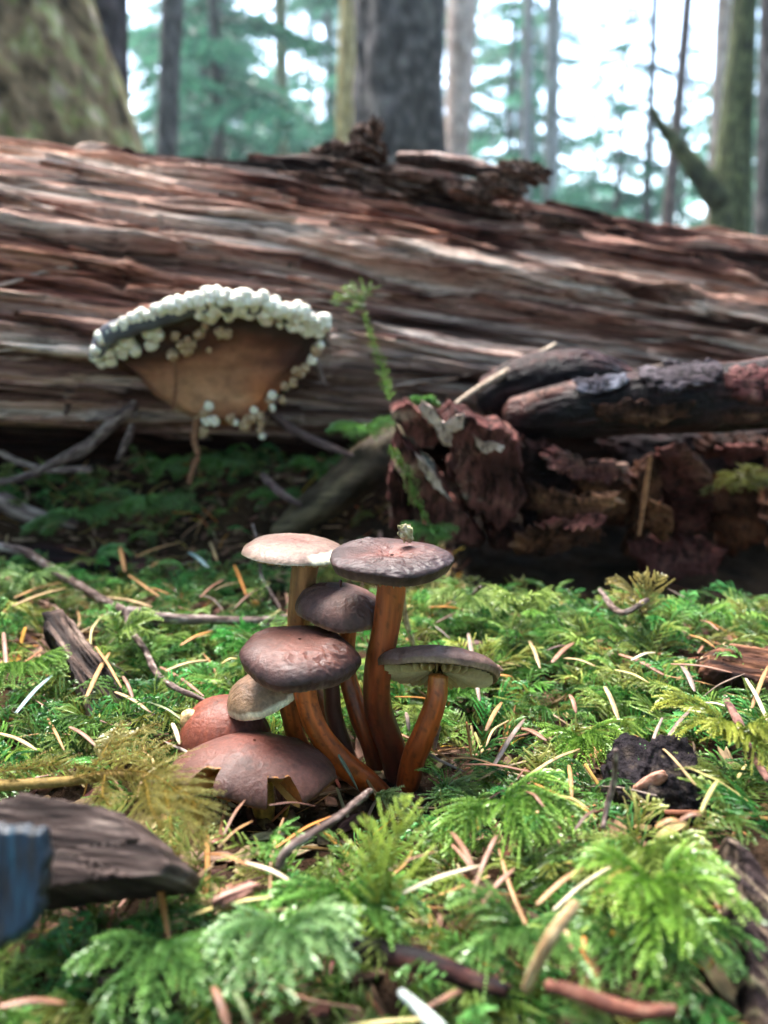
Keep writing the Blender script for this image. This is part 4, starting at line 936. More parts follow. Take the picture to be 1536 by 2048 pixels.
def needle(x0, y0, x1, y1, w, col, label, bend=0.0, h=.017, name='needle', h1=None):
    a, b = G(x0, y0, h), G(x1, y1, h if h1 is None else h1)
    mid = (a+b)/2+np.array([0, 0, .0008]); d = b-a; sd_ = unit(np.cross(d, [0, 0, 1.])); L = np.linalg.norm(d)
    if L > .045: b = a+d*.045/L; d = b-a; mid = (a+b)/2; L = .045
    mid = mid+sd_*bend*L+np.array([0, 0, abs(bend)*L*.3])
    r = msize(w/2*.85, mid)
    c = (a+b)/2
    V, F, cc = needle_mesh([a-c, mid-c, b-c], r, col, int(x0))
    o = link(name, mesh_of(name, V, F, M['needle'], cc), None, tuple(c)); return tag(o, label, 'needle', NG)
NL = [
 (937,1268,964,1432,15,GREY,'long greyish needle standing behind the tilted cap edge'), (972,1461,1003,1405,14,TAN,'short tan needle rising from a dark twig end right of the tilted mushroom'),
 (989,1529,1049,1438,15,GREY,'greyish speckled needle slanting up right of the orange stem'), (1039,1456,1092,1481,20,BRN_,'wide brown flat needle just right of the greyish speckled one'),
 (900,1516,987,1528,9,TAN,'thin tan needle lying level right of the stem bases'), (925,1529,1059,1543,11,PNK,'long pinkish needle lying level under the thin tan one'),
 (1059,1549,1159,1498,12,PALEC,'pale curved needle left of the black mound'), (1138,1531,1144,1595,12,TAN,'short upright tan needle below the pale curved one'),
 (1115,1591,1177,1618,9,YEL,'thin yellow-green needle left of the purplish twig'), (1053,1583,1086,1612,12,BRN_,'short brown needle under the level pinkish needle'),
 (1210,1374,1237,1440,15,PALEC,'upright pale needle above the black mound'), (1140,1390,1152,1425,14,PNK,'stubby pinkish needle tip in the right hand moss'),
 (1306,1480,1391,1570,9,PALEC,'thin pale needle lying over the right side of the black mound'), (1403,1622,1436,1560,12,YEL,'yellowish needle leaning right of the black mound'),
 (1335,1477,1382,1419,12,GREY,'greyish needle in the moss above the black mound'), (1314,1653,1360,1642,20,TAN,'blunt pale orange needle end in front of the black mound'),
 (1358,1643,1403,1630,16,BRN_,'brown needle joining the blunt pale orange one'), (904,1665,950,1742,18,BRN_,'wide brown needle crossing another in the centre foreground'),
 (966,1738,993,1672,14,PNK,'pinkish needle crossing over the wide brown one'), (1059,1282,1080,1336,12,PALEC,'pale upright needle in the moss right of the seed ball'),
 (1105,1324,1148,1285,16,PNK,'wide pinkish needle lying beyond the seed ball'), (1126,1316,1190,1332,10,PALEC,'thin pale needle touching the wide pinkish one'),
 (1240,1309,1326,1349,18,PNK,'thick pinkish brown needle in the litter at right'), (1264,1320,1310,1305,12,WHT,'short white needle crossing the thick pinkish one'),
 (1231,1340,1297,1365,12,YEL,'yellow needle lying just below the thick pinkish one'), (1380,1270,1430,1295,8,ORG,'thin orange needle near the bark scrap'),
 (1364,1332,1389,1382,16,GREY,'wide grey needle pointing down near the orange-brown bark scrap'), (1397,1407,1459,1415,12,WHT,'white needle lying level in the right moss'),
 (1492,1357,1536,1444,13,WHT,'long white needle slanting at the right edge'), (1504,1415,1536,1332,12,TAN,'tan needle crossing the long white one at the right edge'),
 (939,1222,858,1214,11,ORG,'orange needle lying level behind the tall dark capped mushroom'), (975,1357,1024,1353,12,ORG,'orange-brown needle beside the curled cap edge'),
 (1343,1328,1463,1345,12,PNK,'long reddish needle at the bark scrap'), (933,1444,943,1514,8,ORG,'thin orange needle standing right of the orange stem'),
 (1095,1300,1140,1292,10,DRK,'dark needle above the wide pinkish one'),
 (905,1690,965,1772,14,PNK,'pinkish needle under the crossing needles'), (939,1808,989,1675,14,BRN_,'long brown needle pointing up in the centre foreground'),
 (965,1808,1028,1738,16,PNK,'broad reddish needle right of the long brown one'), (791,1793,965,1730,15,WHT,'long creamy curved needle in the centre foreground'),
 (1075,1808,1168,1735,18,TAN,'tan flat needle left of the thin white one'), (1108,1819,1220,1734,12,WHT,'thin bright white needle over the leaning pale stick'),
 (1179,1803,1262,1730,18,ORG,'orange-brown needle behind the star shaped moss'), (1127,1855,1147,1912,14,PALEC,'pale needle hanging right of the leaning pale stick'),
 (1168,1873,1168,1912,14,ORG,'short orange and cream needle tip near the leaning pale stick'), (762,1751,869,1704,10,BRN_,'thin reddish needle above the long creamy one'),
 (302,1678,339,1886,19,ORG,'big upright orange-brown needle in the left foreground'), (492,1725,596,1772,15,WHT,'creamy curved needle below the knobbly brown twig'),
 (411,1707,495,1730,11,ORG,'thin orange needle running into the creamy curved one'), (378,1832,552,1793,16,YEL,'long yellow-orange needle in the left foreground'),
 (536,1821,693,1826,14,PALEC,'pale needle lying level in the centre foreground'), (427,1975,458,2060,26,PNK,'blurred wide pinkish needle at the bottom edge'),
 (469,1985,505,2060,22,GRN,'blurred yellow-green needle at the bottom edge'), (0,2013,130,2006,24,PNK,'blurred thick pinkish needle at the bottom left corner'),
 (448,1668,490,1600,9,BRN_,'thin brown needle left of the notched mushroom stem'), (437,1694,505,1642,8,TAN,'thin tan needle below the notched mushroom'),
 (279,1649,323,1636,12,PALEC,'short pale needle under the yellowish moss spray'), (540,1610,630,1612,8,DRK,'dark needle in the shade below the notched mushroom'),
 (174,1392,219,1305,15,TAN,'curved tan needle resting on the split brown stick'), (32,1426,106,1349,15,BLU,'blue-grey striped needle in the moss at the left edge'),
 (231,1384,301,1425,13,PALEC,'pale needle crossing the foot of the split brown stick'), (191,1293,243,1375,9,TAN,'thin tan needle along the split brown stick'),
 (246,1353,267,1399,12,BRN_,'short brown needle right of the split brown stick'), (27,1211,130,1177,14,PALEC,'pale tan needle at the left edge beside the split stick'),
 (30,1195,120,1165,12,TAN,'tan needle above the pale one at the left edge'), (212,1194,304,1214,12,PALEC,'pale needle pointing right off the knobbly twig'),
 (258,1151,349,1214,12,TAN,'tan needle sloping down above the knobbly twig'), (239,1091,250,1143,12,TAN,'tan needle standing by the bright moss near the log'),
 (273,1113,362,1084,10,TAN,'tan needle lying near the log'), (420,1084,434,1122,10,PALEC,'short pale needle in the litter left of the tallest mushroom'),
 (379,1105,417,1136,15,BLU,'pale blue-grey needle in the litter near the log'), (468,1129,492,1190,10,ORG,'orange needle left of the tallest mushroom stem'),
 (362,1290,424,1262,12,ORG,'orange needle left of the broad front cap'), (375,1285,420,1270,8,YEL,'yellow needle beside the orange one left of the broad cap'),
 (332,1341,417,1320,14,PALEC,'pale needle crossing the thin scaly twig'), (321,1334,407,1392,12,PNK,'pinkish needle crossing under the scaly twig'),
 (345,1447,359,1488,14,WHT,'short pale blue-white needle left of the reddish cap'), (304,1406,369,1443,10,GRN,'green-tan needle left of the reddish cap'),
 (92,1433,128,1500,9,TAN,'thin tan needle standing at left below the blue-grey one'), (0,1467,73,1500,14,PALEC,'pale curved needle at the left edge'),
 (7,1266,14,1348,14,BRN_,'brown needle standing at the left edge'), (140,1454,195,1495,14,BRN_,'brown needle at the foot of the split stick'),
 (444,1327,475,1317,10,YEL,'short yellow needle touching the broad front cap'), (60,1150,68,1178,14,PALEC,'stubby pale needle above the needles at left'),
 (0,1150,30,1168,14,BRN_,'brown needle at the left edge under the twig'), (330,1120,300,1135,8,TAN,'short tan needle near the log at left'),
 (445,1160,400,1195,9,PNK,'pinkish needle lying behind the level grey twig'), (520,1175,470,1215,9,BRN_,'brown needle behind the level grey twig'),
 (1190,1620,1150,1660,10,DRK,'dark curved needle below the purplish twig'), (1436,1260,1400,1240,8,PNK,'pinkish needle near the dark hollow at right'),
 (880,1452,868,1500,12,BRN_,'brown needle poking out right of the orange stem'), (812,1425,818,1462,12,GREY,'greyish needle between the two right stems'),
]
for r_ in NL: needle(*r_)
# green-grey needle stuck to the curved stem
a, b = P(678, 1512, .186), P(716, 1580, .186); c = (a+b)/2
V, F, cc = needle_mesh([a-c, (a+b)/2-c+np.array([.0003, -.0003, 0]), b-c], .0011, (.20, .24, .17), 3)
tag(link('needle', mesh_of('needle', V, F, M['needle'], cc), None, tuple(c)), 'green-grey needle stuck to the curved orange stem', 'needle', NG)
RN = np.random.default_rng(21)
ncols = [(TAN, 'tan'), (PALEC, 'pale'), (ORG, 'orange-brown'), (BRN_, 'brown'), (GREY, 'greyish'), (PNK, 'pinkish brown'), (YEL, 'yellowish')]
nlib, nlen = [], []
for k in range(21):
    L = RN.uniform(.013, .023); bd = RN.normal()*.06
    V, F, cc = needle_mesh([(-L/2, 0, 0), (0, bd*L, .0008), (L/2, 0, 0)], RN.uniform(.00042, .00068), ncols[k % 7][0], k)
    nlen.append(L); nlib.append(mesh_of('needle', V, F, M['needle'], cc))
LMK = [(n_, G(px_, py_)) for n_, px_, py_ in [('the notched front mushroom', 500, 1640), ('the curved orange stem', 720, 1590), ('the tilted gilled mushroom', 830, 1590), ('the tallest pale mushroom', 620, 1480), ('the split brown stick', 190, 1370),
  ('the black crumbly mound', 1310, 1590), ('the star shaped moss tuft', 1310, 1790), ('the blue scrap', 60, 1850), ('the weathered wood lump', 230, 1740), ('the leaning pale stick', 1100, 1890), ('the brown slanting twig', 640, 1660), ('the level grey twig', 430, 1240),
  ('the scaly twig', 320, 1350), ('the dark flat wood', 180, 1120), ('the orange-brown bark scrap', 1460, 1330), ('the gritty bark strip', 1480, 1760), ('the dark hollow', 1150, 1230), ('the seed ball', 946, 1310), ('the yellowish moss spray', 340, 1590), ('the black wet branch', 850, 1940),
  ('the reddish bottom stick', 1230, 2020), ('the pale knobbly twig', 100, 1140), ('the bark block', 900, 1190), ('the long creamy needle', 880, 1760), ('the purplish thin twig', 1215, 1600), ('the leftmost pale curved needle', 40, 1490), ('the broad green tuft', 1000, 1620)]]
used, tries = set(), 0
placed = 0
while placed < 212:
    x = RN.uniform(-.26, .34); y = RN.uniform(.10, .42)
    if abs(x) > .04+.55*y: continue
    if x > .05 and y > .35: continue
    if math.hypot(x, y-.2) < .03 and RN.random() < .8: continue
    k = int(RN.integers(0, 21)); o = link('needle', nlib[k])
    o.location = (x, y, float(terr(x, y))+RN.uniform(.005, .013)); o.rotation_euler = (RN.normal()*.2, RN.normal()*.35, RN.uniform(0, 6.28))
    th_ = abs(o.rotation_euler[1]); att = 'tipped up' if th_ > .45 else ('slightly raised' if th_ > .2 else 'lying flat')
    best = min(LMK, key=lambda q: math.hypot(x-q[1][0], y-q[1][1])); dx, dy = x-best[1][0], y-best[1][1]
    rel = ('right of' if dx > 0 else 'left of') if abs(dx) > abs(dy) else ('behind' if dy > 0 else 'in front of')
    size = 'short' if nlen[k] < .0155 else 'long'
    lb = '%s %s needle %s %s %s' % (size, ncols[k % 7][1], att, rel, best[0])
    if lb in used and tries < 4000:
        tries += 1; sc.collection.objects.unlink(o); bpy.data.objects.remove(o); continue
    used.add(lb); tag(o, lb, 'needle', NG)
    placed += 1

# ------------------------------------------------------------------ single moss tufts that stand out
def tuft(px, py, label, n=7, L=.03, c0=(.05, .12, .015), c1=(.24, .40, .08), spread=(0, 360), h=.006, el=(.25, .8), seed=0, bl=.0085, nb=20, arch=.35, wide=1.0, down=.5, sc_=.82):
    r = np.random.default_rng(seed+500); b = G(px, py, h)
    t = thing('moss_tuft', label, 'moss', b)
    n = max(2, int(n*.8))
    for k in range(n):
        yaw = math.radians(lerp(spread[0], spread[1], (k+.5)/n)+r.normal()*8); e = r.uniform(*el); l = L*sc_*r.uniform(.75, 1.15)
        d = np.array([math.cos(yaw), math.sin(yaw), 0]); us = np.linspace(0, 1, 7)
        pth = d[None]*(l*us*math.cos(e*.8))[:, None]+np.array([0, 0, 1.])[None]*(l*(math.sin(e)*us*1.3-down*us**2.2+arch*.3*np.sin(us*3)))[:, None]+np.array([-d[1], d[0], 0])[None]*(l*.1*r.normal()*us**2)[:, None]
        V, F, C = frond(pth, (0, 0, 1), bl*r.uniform(.7, 1.0), int(nb*.6), .00042, .00115, .00062*wide, r, np.array(c0)*r.uniform(.85, 1.2), np.minimum(np.array(c1)*r.uniform(1.2, 1.65)*np.array([1.2, 1, .9])+np.array([.02, .02, .01]), .75), droop=r.uniform(.2, .55), nq=4, sp=.5, jit=.25, ang=.85)
        link('frond', mesh_of('frond', V, F, M['mossed'], C, smooth=False), t)
    return t
tuft(1310, 1775, 'bright green star shaped moss tuft at the right foreground', 10, .020, (.06, .15, .015), (.24, .46, .08), (150, 390), .022, (.15, .5), 1, .0058, 17)
tuft(1290, 1860, 'green drooping moss tuft under the star shaped one', 8, .020, (.04, .11, .02), (.14, .34, .08), (180, 360), .012, (.1, .4), 2, .006, 16)
tuft(860, 1590, 'pale green feathery frond spreading right from the brown twig tip', 5, .024, (.08, .15, .03), (.36, .50, .20), (-35, 15), .006, (.0, .22), 3, .009, 20)
tuft(750, 1595, 'pale frond tip touching the brown twig below the cluster', 3, .014, (.10, .17, .04), (.40, .55, .24), (-30, 10), .008, (.0, .2), 31, .006, 14)
tuft(1000, 1610, 'broad green moss tuft in front of the orange stem', 8, .026, (.05, .13, .02), (.22, .42, .09), (200, 380), .014, (.2, .6), 4, .008, 20)
tuft(1290, 1700, 'pale yellow-green moss tuft in front of the black mound', 9, .018, (.08, .15, .02), (.34, .46, .14), (170, 370), .010, (.1, .4), 5, .007, 18)
tuft(770, 1900, 'tall yellow stemmed moss frond in the centre foreground', 3, .030, (.18, .22, .03), (.30, .46, .10), (60, 130), .012, (.9, 1.3), 6, .010, 17, down=.2)
tuft(570, 1860, 'pale bluish green moss tuft in the centre left foreground', 9, .018, (.06, .15, .04), (.30, .52, .26), (160, 380), .022, (.2, .5), 7, .006, 15)
tuft(690, 1790, 'dense green moss tuft below the pale level needle', 7, .018, (.04, .12, .015), (.18, .42, .10), (150, 380), .018, (.2, .5), 8, .006, 15)
tuft(1050, 1860, 'green moss tuft left of the leaning pale stick', 8, .020, (.05, .13, .03), (.20, .40, .12), (150, 390), .016, (.2, .6), 9, .006, 16)
tuft(330, 1890, 'green moss fronds hanging at the lower left', 9, .024, (.05, .13, .03), (.15, .34, .09), (190, 350), .018, (.1, .5), 10, .005, 18)
tuft(190, 1760, 'upright moss fronds with curled tips before the weathered wood lump', 8, .018, (.12, .15, .02), (.28, .40, .12), (20, 200), .018, (.8, 1.3), 11, .0035, 15, down=.35)
tuft(1040, 1225, 'arching light green fronds at the edge of the dark hollow', 7, .026, (.08, .15, .03), (.27, .40, .12), (160, 380), .018, (.5, 1.0), 12, .009, 18)
tuft(940, 1200, 'light green fronds right of the tall stem near the bark block', 7, .022, (.08, .16, .03), (.34, .50, .20), (150, 380), .020, (.2, .6), 13, .008, 18)
tuft(1290, 1235, 'olive-brown moss shoots rising before the dark hollow', 7, .030, (.12, .11, .035), (.30, .28, .10), (30, 230), .012, (.7, 1.2), 14, .007, 14)
tuft(480, 1285, 'bright emerald moss rosette left of the broad front cap', 9, .014, (.03, .16, .02), (.10, .42, .09), (0, 360), .010, (.2, .7), 15, .006, 12, wide=1.8)
tuft(190, 1120, 'bright green moss frond beside the dark wood near the log', 4, .022, (.05, .17, .04), (.20, .48, .20), (-20, 60), .014, (.3, .6), 16, .008, 15, wide=1.6)
tuft(60, 1160, 'light green tuft at the left edge above the pale needles', 7, .020, (.06, .15, .04), (.28, .46, .20), (150, 390), .018, (.3, .8), 17, .007, 16)
tuft(240, 1290, 'combed green fronds right of the split brown stick', 7, .022, (.07, .15, .02), (.28, .42, .14), (-40, 130), .014, (.5, .9), 18, .007, 16)
tuft(60, 1340, 'feathery green fronds at left with the blue-grey needle', 9, .024, (.06, .15, .02), (.24, .44, .12), (200, 400), .016, (.3, .7), 19, .008, 18)
tuft(1160, 1480, 'mid green moss fronds between the pale needles at right', 8, .020, (.05, .13, .015), (.22, .42, .08), (160, 380), .015, (.2, .6), 20, .007, 18)
tuft(900, 1400, 'deep green fronds right of the orange stem', 7, .018, (.04, .12, .02), (.16, .38, .09), (-60, 120), .010, (.4, .8), 21, .007, 16)
tuft(1470, 1480, 'yellow-green arched fronds over the right of the black mound', 9, .024, (.10, .15, .02), (.36, .44, .10), (140, 360), .018, (.3, .8), 22, .008, 18)
# long yellow moss spray draped over the left wood
ym = thing('moss_spray', 'yellow-olive moss spray draped over the wood left of the cluster', 'moss', G(140, 1560, .02))
yb = np.array(ym.location); rr_ = np.random.default_rng(77)
main = [(20, 1560), (120, 1555), (220, 1545), (300, 1545), (350, 1580)]
def sprayf(pts, hs, bl, nb, c0, c1, par, base, Y=None, up=(0, -.5, 1), ll=.0011, name='frond'):
    q = [G(x, y, h) if Y is None else P(x, y, Y) for (x, y), h in zip(pts, np.broadcast_to(hs, len(pts)))]
    V, F, C = frond(q, up, bl, nb, .0005, ll, .00048, rr_, c0, c1, droop=.2)
    return link(name, mesh_of(name, V-base, F, M['mossed'], C, smooth=False), par)
YG0, YG1 = (.20, .16, .035), (.46, .42, .14)
for pts, bl in [([(140, 1560), (190, 1545), (250, 1540), (300, 1548), (345, 1575), (390, 1620), (420, 1680)], .011), ([(200, 1520), (250, 1480), (290, 1455), (330, 1445)], .007), ([(190, 1530), (215, 1490), (235, 1455), (262, 1435)], .006), ([(230, 1525), (290, 1500), (345, 1495)], .006),
                ([(330, 1580), (340, 1630), (345, 1690), (370, 1740)], .008), ([(290, 1560), (300, 1610), (325, 1660)], .007), ([(350, 1570), (385, 1600), (400, 1650), (405, 1700)], .007), ([(-10, 1545), (60, 1535), (130, 1530), (180, 1540)], .006), ([(210, 1550), (205, 1590), (230, 1620)], .005), ([(260, 1540), (310, 1530), (350, 1540)], .006)]:
    sprayf(pts, .024, bl, max(10, int(len(pts)*3.6)), YG0, YG1, ym, yb)
V, F, u, a = tube([G(x, y, .022) for x, y in [(-30, 1572), (60, 1568), (140, 1562), (220, 1552), (300, 1556)]], [.0014, .0012, .0009], 40, 8); link('stem', mesh_of('stem', V-yb, F, M['twig'], np.array([.20, .13, .04])), ym)
# strands hanging on the log and bark
def strand(label, pts, Ys, bl, nb, c0, c1, ll=.0016, extra=()):
    p = [P(x, y, Y) for (x, y), Y in zip(pts, np.broadcast_to(Ys, len(pts)))]
    t = thing('moss_strand', label, 'moss', p[-1]); b = np.array(t.location)
    V, F, C = frond(p, (0, -1, .3), bl, nb, .0010, ll, ll*.5, rr_, c0, c1, droop=-.1, jit=.4)
    link('shoot', mesh_of('shoot', V-b, F, M['mossed'], C, smooth=False), t)
    for pts2, Y2, bl2, nb2 in extra:
        V, F, C = frond([P(x, y, Y2) for x, y in pts2], (0, -1, .3), bl2, nb2, .0010, ll, ll*.5, rr_, c0, c1, droop=-.1, jit=.4)
        link('shoot', mesh_of('shoot', V-b, F, M['mossed'], C, smooth=False), t)
    return t
strand('green moss strand climbing the log right of the bracket fungus', [(780, 800), (768, 750), (748, 690), (733, 640), (728, 600)], [.40, .42, .43, .44, .44], .0045, 22, (.08, .18, .02), (.36, .58, .12), extra=[
    ([(728, 605), (700, 590), (665, 598)], .435, .006, 9), ([(728, 600), (735, 580), (745, 572)], .435, .005, 7), ([(725, 600), (705, 578), (690, 575)], .435, .005, 7), ([(730, 610), (712, 612), (700, 620)], .435, .004, 6)])
strand('bright green moss strand trailing down the reddish bark block', [(780, 890), (800, 925), (822, 965), (835, 1010), (862, 1050), (885, 1085)], [.342, .342, .342, .342, .342, .345], .0035, 34, (.08, .20, .02), (.44, .66, .16), ll=.0014)
for i, (x, y, Y, L_, lb) in enumerate([(725, 860, .42, .025, 'dark green moss clump hanging left of the bark block top'), (640, 930, .45, .024, 'dim green moss fronds in the shadow below the roots'), (330, 930, .452, .02, 'small dark moss shoot under the bracket fungus'),
        (150, 1030, .42, .03, 'dark green moss fronds at the left foot of the log'), (300, 1010, .42, .03, 'dark green moss fringe at the middle foot of the log'), (560, 990, .44, .018, 'small moss shoot beside the purple root end'), (1490, 960, .38, .022, 'olive moss on the bark pile at the right edge'), (860, 1060, .345, .015, 'mossy fringe at the bottom of the bark block'), (850, 800, .36, .008, 'tiny green moss patch on top of the bark block'), (450, 920, .46, .022, 'faint green moss in the dark below the fungus threads')]):
    b = P(x, y, Y); t = thing('moss_tuft', lb, 'moss', b); r = np.random.default_rng(900+i)
    oc = ((.10, .10, .02), (.26, .26, .07)) if 'olive' in lb else ((.05, .13, .02), (.22, .46, .12))
    for k in range(9):
        yw = math.radians(180+180*(k+.5)/9+r.normal()*10); us = np.linspace(0, 1, 6); l = L_*r.uniform(.7, 1.2)
        pth = np.stack([math.cos(yw)*l*us, -l*.5*us*abs(math.sin(yw)), l*(.45*us-.5*us**2)+l*.2*r.normal()*us], -1)
        V, F, C = frond(pth, (0, -.3, 1), L_*.3, 13, .0010, .0016, .0007, r, *oc, droop=.3)
        link('frond', mesh_of('frond', V, F, M['mossed'], C, smooth=False), t)

# ------------------------------------------------------------------ background trees
TB = [(0, (.035, .030, .032)), (.5, (.085, .072, .072)), (1, (.17, .15, .14))]
MOSSY = [(0, (.05, .035, .02)), (.3, (.20, .14, .08)), (.55, (.30, .20, .12)), (.7, (.26, .27, .09)), (.85, (.46, .42, .22)), (1, (.55, .40, .30))]
SUNNY = [(0, (.20, .13, .05)), (.5, (.42, .30, .12)), (1, (.60, .46, .22))]  # sunlight on the trunk put into the bark colour
PINK = [(0, (.25, .17, .13)), (.5, (.48, .34, .28)), (1, (.66, .52, .44))]
PGREY = [(0, (.14, .13, .13)), (.5, (.28, .26, .26)), (1, (.44, .42, .40))]
GRNT = [(0, (.08, .09, .05)), (.5, (.20, .20, .11)), (1, (.32, .30, .18))]
def trunk(x0, y0, x1, y1, w0, w1, Y, label, colors, seed, flare=0.0, parent_name='tree', crownspec=None, limbs=(), rough=.10, n=40):
    p0, p1 = P(x0, y0, Y), P(x1, y1, Y)
    d = (p1-p0)/(p1[2]-p0[2])
    zb = float(terr(p0[0], Y))-.05
    base = p0+d*(zb-p0[2]); topz = HC+.36*Y*1.9+1.0; tp = p0+d*(topz-p0[2])
    t = thing('tree', label, 'tree', tuple(base), 'forest trees behind the log')
    r0, r1 = msize(w0/2, p0), msize(w1/2, p1)
    zz = np.linspace(0, 1, 30); pth = base+(tp-base)*zz[:, None]
    hz = pth[:, 2]; rr = np.interp(hz, [p0[2], max(p1[2], p0[2]+.01)], [r0, r1]); sl = (r1-r0)/max(p1[2]-p0[2], .01)
    rr = np.where(hz > p1[2], np.maximum(r1+sl*(hz-p1[2])*.4, r1*.45), rr)
    rr = rr*(1+flare*np.exp(-np.maximum(hz-zb, 0)/(r0*1.5)))
    H_ = topz-zb
    V, F, u, a = tube(pth, rr, 260 if n > 40 else 90, n*2 if n > 40 else n, ref=(0, 1, 0), bump=lambda u, a: 1+rough*(fbm(u*H_/r0*.5, np.cos(a)*2, np.sin(a)*2+seed, seed, 4)-.5)*2+rough*.3*(1-np.abs(2*fbm(np.cos(a)*5, np.sin(a)*5, u*H_/r0*.4, seed+4, 3)-1)))
    col = pal(fbm(np.cos(a)*7, np.sin(a)*7, u*H_/r0*5.0, seed+8, 5)*2.4-.7, colors)
    link('trunk', mesh_of('trunk', V-base, F, M['trunk'], col), t)
    for pts, lw in limbs:
        q = [P(x, y, Y-.02) for x, y in pts]; rl = [msize(s/2, q[0]) for s in lw]
        V, F, u, a = tube(q, rl, 40, 16, ref=(0, 1, 0), bump=lambda u, a: 1+.2*(fbm(u*9, np.cos(a)*2, np.sin(a)*2, seed, 3)-.5)*2)
        link('limb', mesh_of('limb', V-base, F, M['trunk'], pal(fbm(u*6, a, 0, seed+2, 3)*1.4-.2, colors)), t)
    return t, base, d, H_
RT = np.random.default_rng(55)
def bough(L, seed):
    r = np.random.default_rng(seed); us = np.linspace(0, 1, 6)
    pth = np.stack([L*us, .08*L*r.normal()*us**2, L*(.10*us-.38*us**2)], -1)
    V, F, C = frond(pth, (0, 0, 1), L*.42, 9, L*.045, L*.095, L*.045, r, (.028, .090, .065), (.11, .30, .19), droop=.3, ang=1.0, thick=.12)
    return V, F, C
BO = [bough(1.0, 600+k) for k in range(5)]
def crown_mesh(nb, hgt, rad, z0, seed):
    r = np.random.default_rng(seed); Vs, Fs, Cs, off = [], [], [], 0
    for k in range(nb):
        V, F, C = BO[int(r.integers(0, 5))]
        f = (k+.5)/nb; z = z0+(hgt-z0)*f+r.normal()*.12; s = rad*(1-f*.85)**.8*r.uniform(.6, 1.15); yw = k*2.4+r.normal()*.4
        c, s_ = math.cos(yw), math.sin(yw); W = V*s
        W = np.stack([W[:, 0]*c-W[:, 1]*s_, W[:, 0]*s_+W[:, 1]*c, W[:, 2]+z], -1)
        Vs.append(W); Fs.append(F+off); Cs.append(C*r.uniform(.7, 1.3)); off += len(V)
    return mesh_of('crown', np.vstack(Vs), np.vstack(Fs), M['conifer'], np.vstack(Cs), smooth=False)
crowns = [crown_mesh(46, 6.5, 1.5, .5, 1), crown_mesh(38, 5.0, 1.25, .3, 2), crown_mesh(52, 8.5, 1.7, 1.6, 3), crown_mesh(30, 9.0, 1.6, 3.6, 4)]
def add_crown(t, k, s=1.0, dz=0.0, yaw=0.0):
    o = link('crown', crowns[k], t, (0, 0, dz)); o.scale = (s, s, s); o.rotation_euler = (0, 0, yaw); return o
TREES = [
 (95, 310, 35, 0, 330, 270, 1.55, 'huge lichen-covered trunk at the left edge', MOSSY, 1, .25, ()),
 (232, 320, 215, 0, 60, 78, 2.6, 'dark purplish trunk just behind the huge lichen-covered one', [(0, (.03, .024, .03)), (.5, (.08, .062, .07)), (1, (.16, .13, .14))], 2, .1, ()),
 (333, 330, 345, 0, 40, 44, 4.5, 'slim dark trunk right of the two left trunks', TB, 3, .1, ()),
 (568, 400, 560, 0, 24, 26, 9.0, 'thin greenish trunk among the pale leaves left of centre', GRNT, 4, .1, ()),
 (692, 300, 700, 0, 44, 40, 6.0, 'yellow sunlit trunk left of the big dark one', SUNNY, 5, .1, ()),
 (796, 300, 797, 0, 172, 168, 3.3, 'big straight dark grey trunk in the centre', TB, 6, .12, ()),
 (912, 380, 925, 0, 44, 60, 6.5, 'pinkish sunlit trunk right of the big dark one', PINK, 7, .1, ()),  # the sunlit look of this trunk comes from its pale bark colour
 (1052, 420, 1058, 0, 20, 18, 9.0, 'thin grey trunk right of centre', PGREY, 8, .1, ()),
 (1100, 430, 1108, 0, 30, 26, 10.0, 'pale grey thin trunk beside the thin grey one', PGREY, 9, .1, ()),
 (1292, 480, 1310, 0, 16, 14, 8.0, 'very thin dark trunk leaning left of the pair', TB, 10, .1, ()),
 (1332, 490, 1376, 0, 26, 20, 6.5, 'thin brown trunk leaning right behind the mossy one', [(0, (.06, .04, .04)), (1, (.20, .14, .12))], 11, .1, ()),
 (1425, 480, 1452, 0, 34, 34, 8.0, 'pinkish pale trunk beside the mossy tree', PINK, 12, .1, ()),
 (1455, 500, 1490, 0, 84, 44, 2.8, 'mossy dark tree with a raised mossy limb at right', [(0, (.03, .035, .022)), (.5, (.08, .09, .045)), (1, (.16, .18, .08))], 13, .2, [([(1440, 400), (1400, 350), (1360, 295), (1325, 255), (1303, 215)], [56, 44, 32, 24, 12])]),
 (1535, 500, 1545, 0, 50, 46, 3.6, 'dark trunk at the right edge', TB, 14, .1, ()),
]
for x0, y0, x1, y1, w0, w1, Y, lb, cl, sd_, fl, lm in TREES:
    t, b, d, H_ = trunk(x0, y0, x1, y1, w0, w1, Y, lb, cl, sd_, fl, limbs=lm, rough=.22 if w0 > 100 else .12, n=64 if w0 > 60 else 24)
    if Y > 5.5: add_crown(t, 3, .9+.3*RT.random(), 1.2, RT.uniform(0, 6))
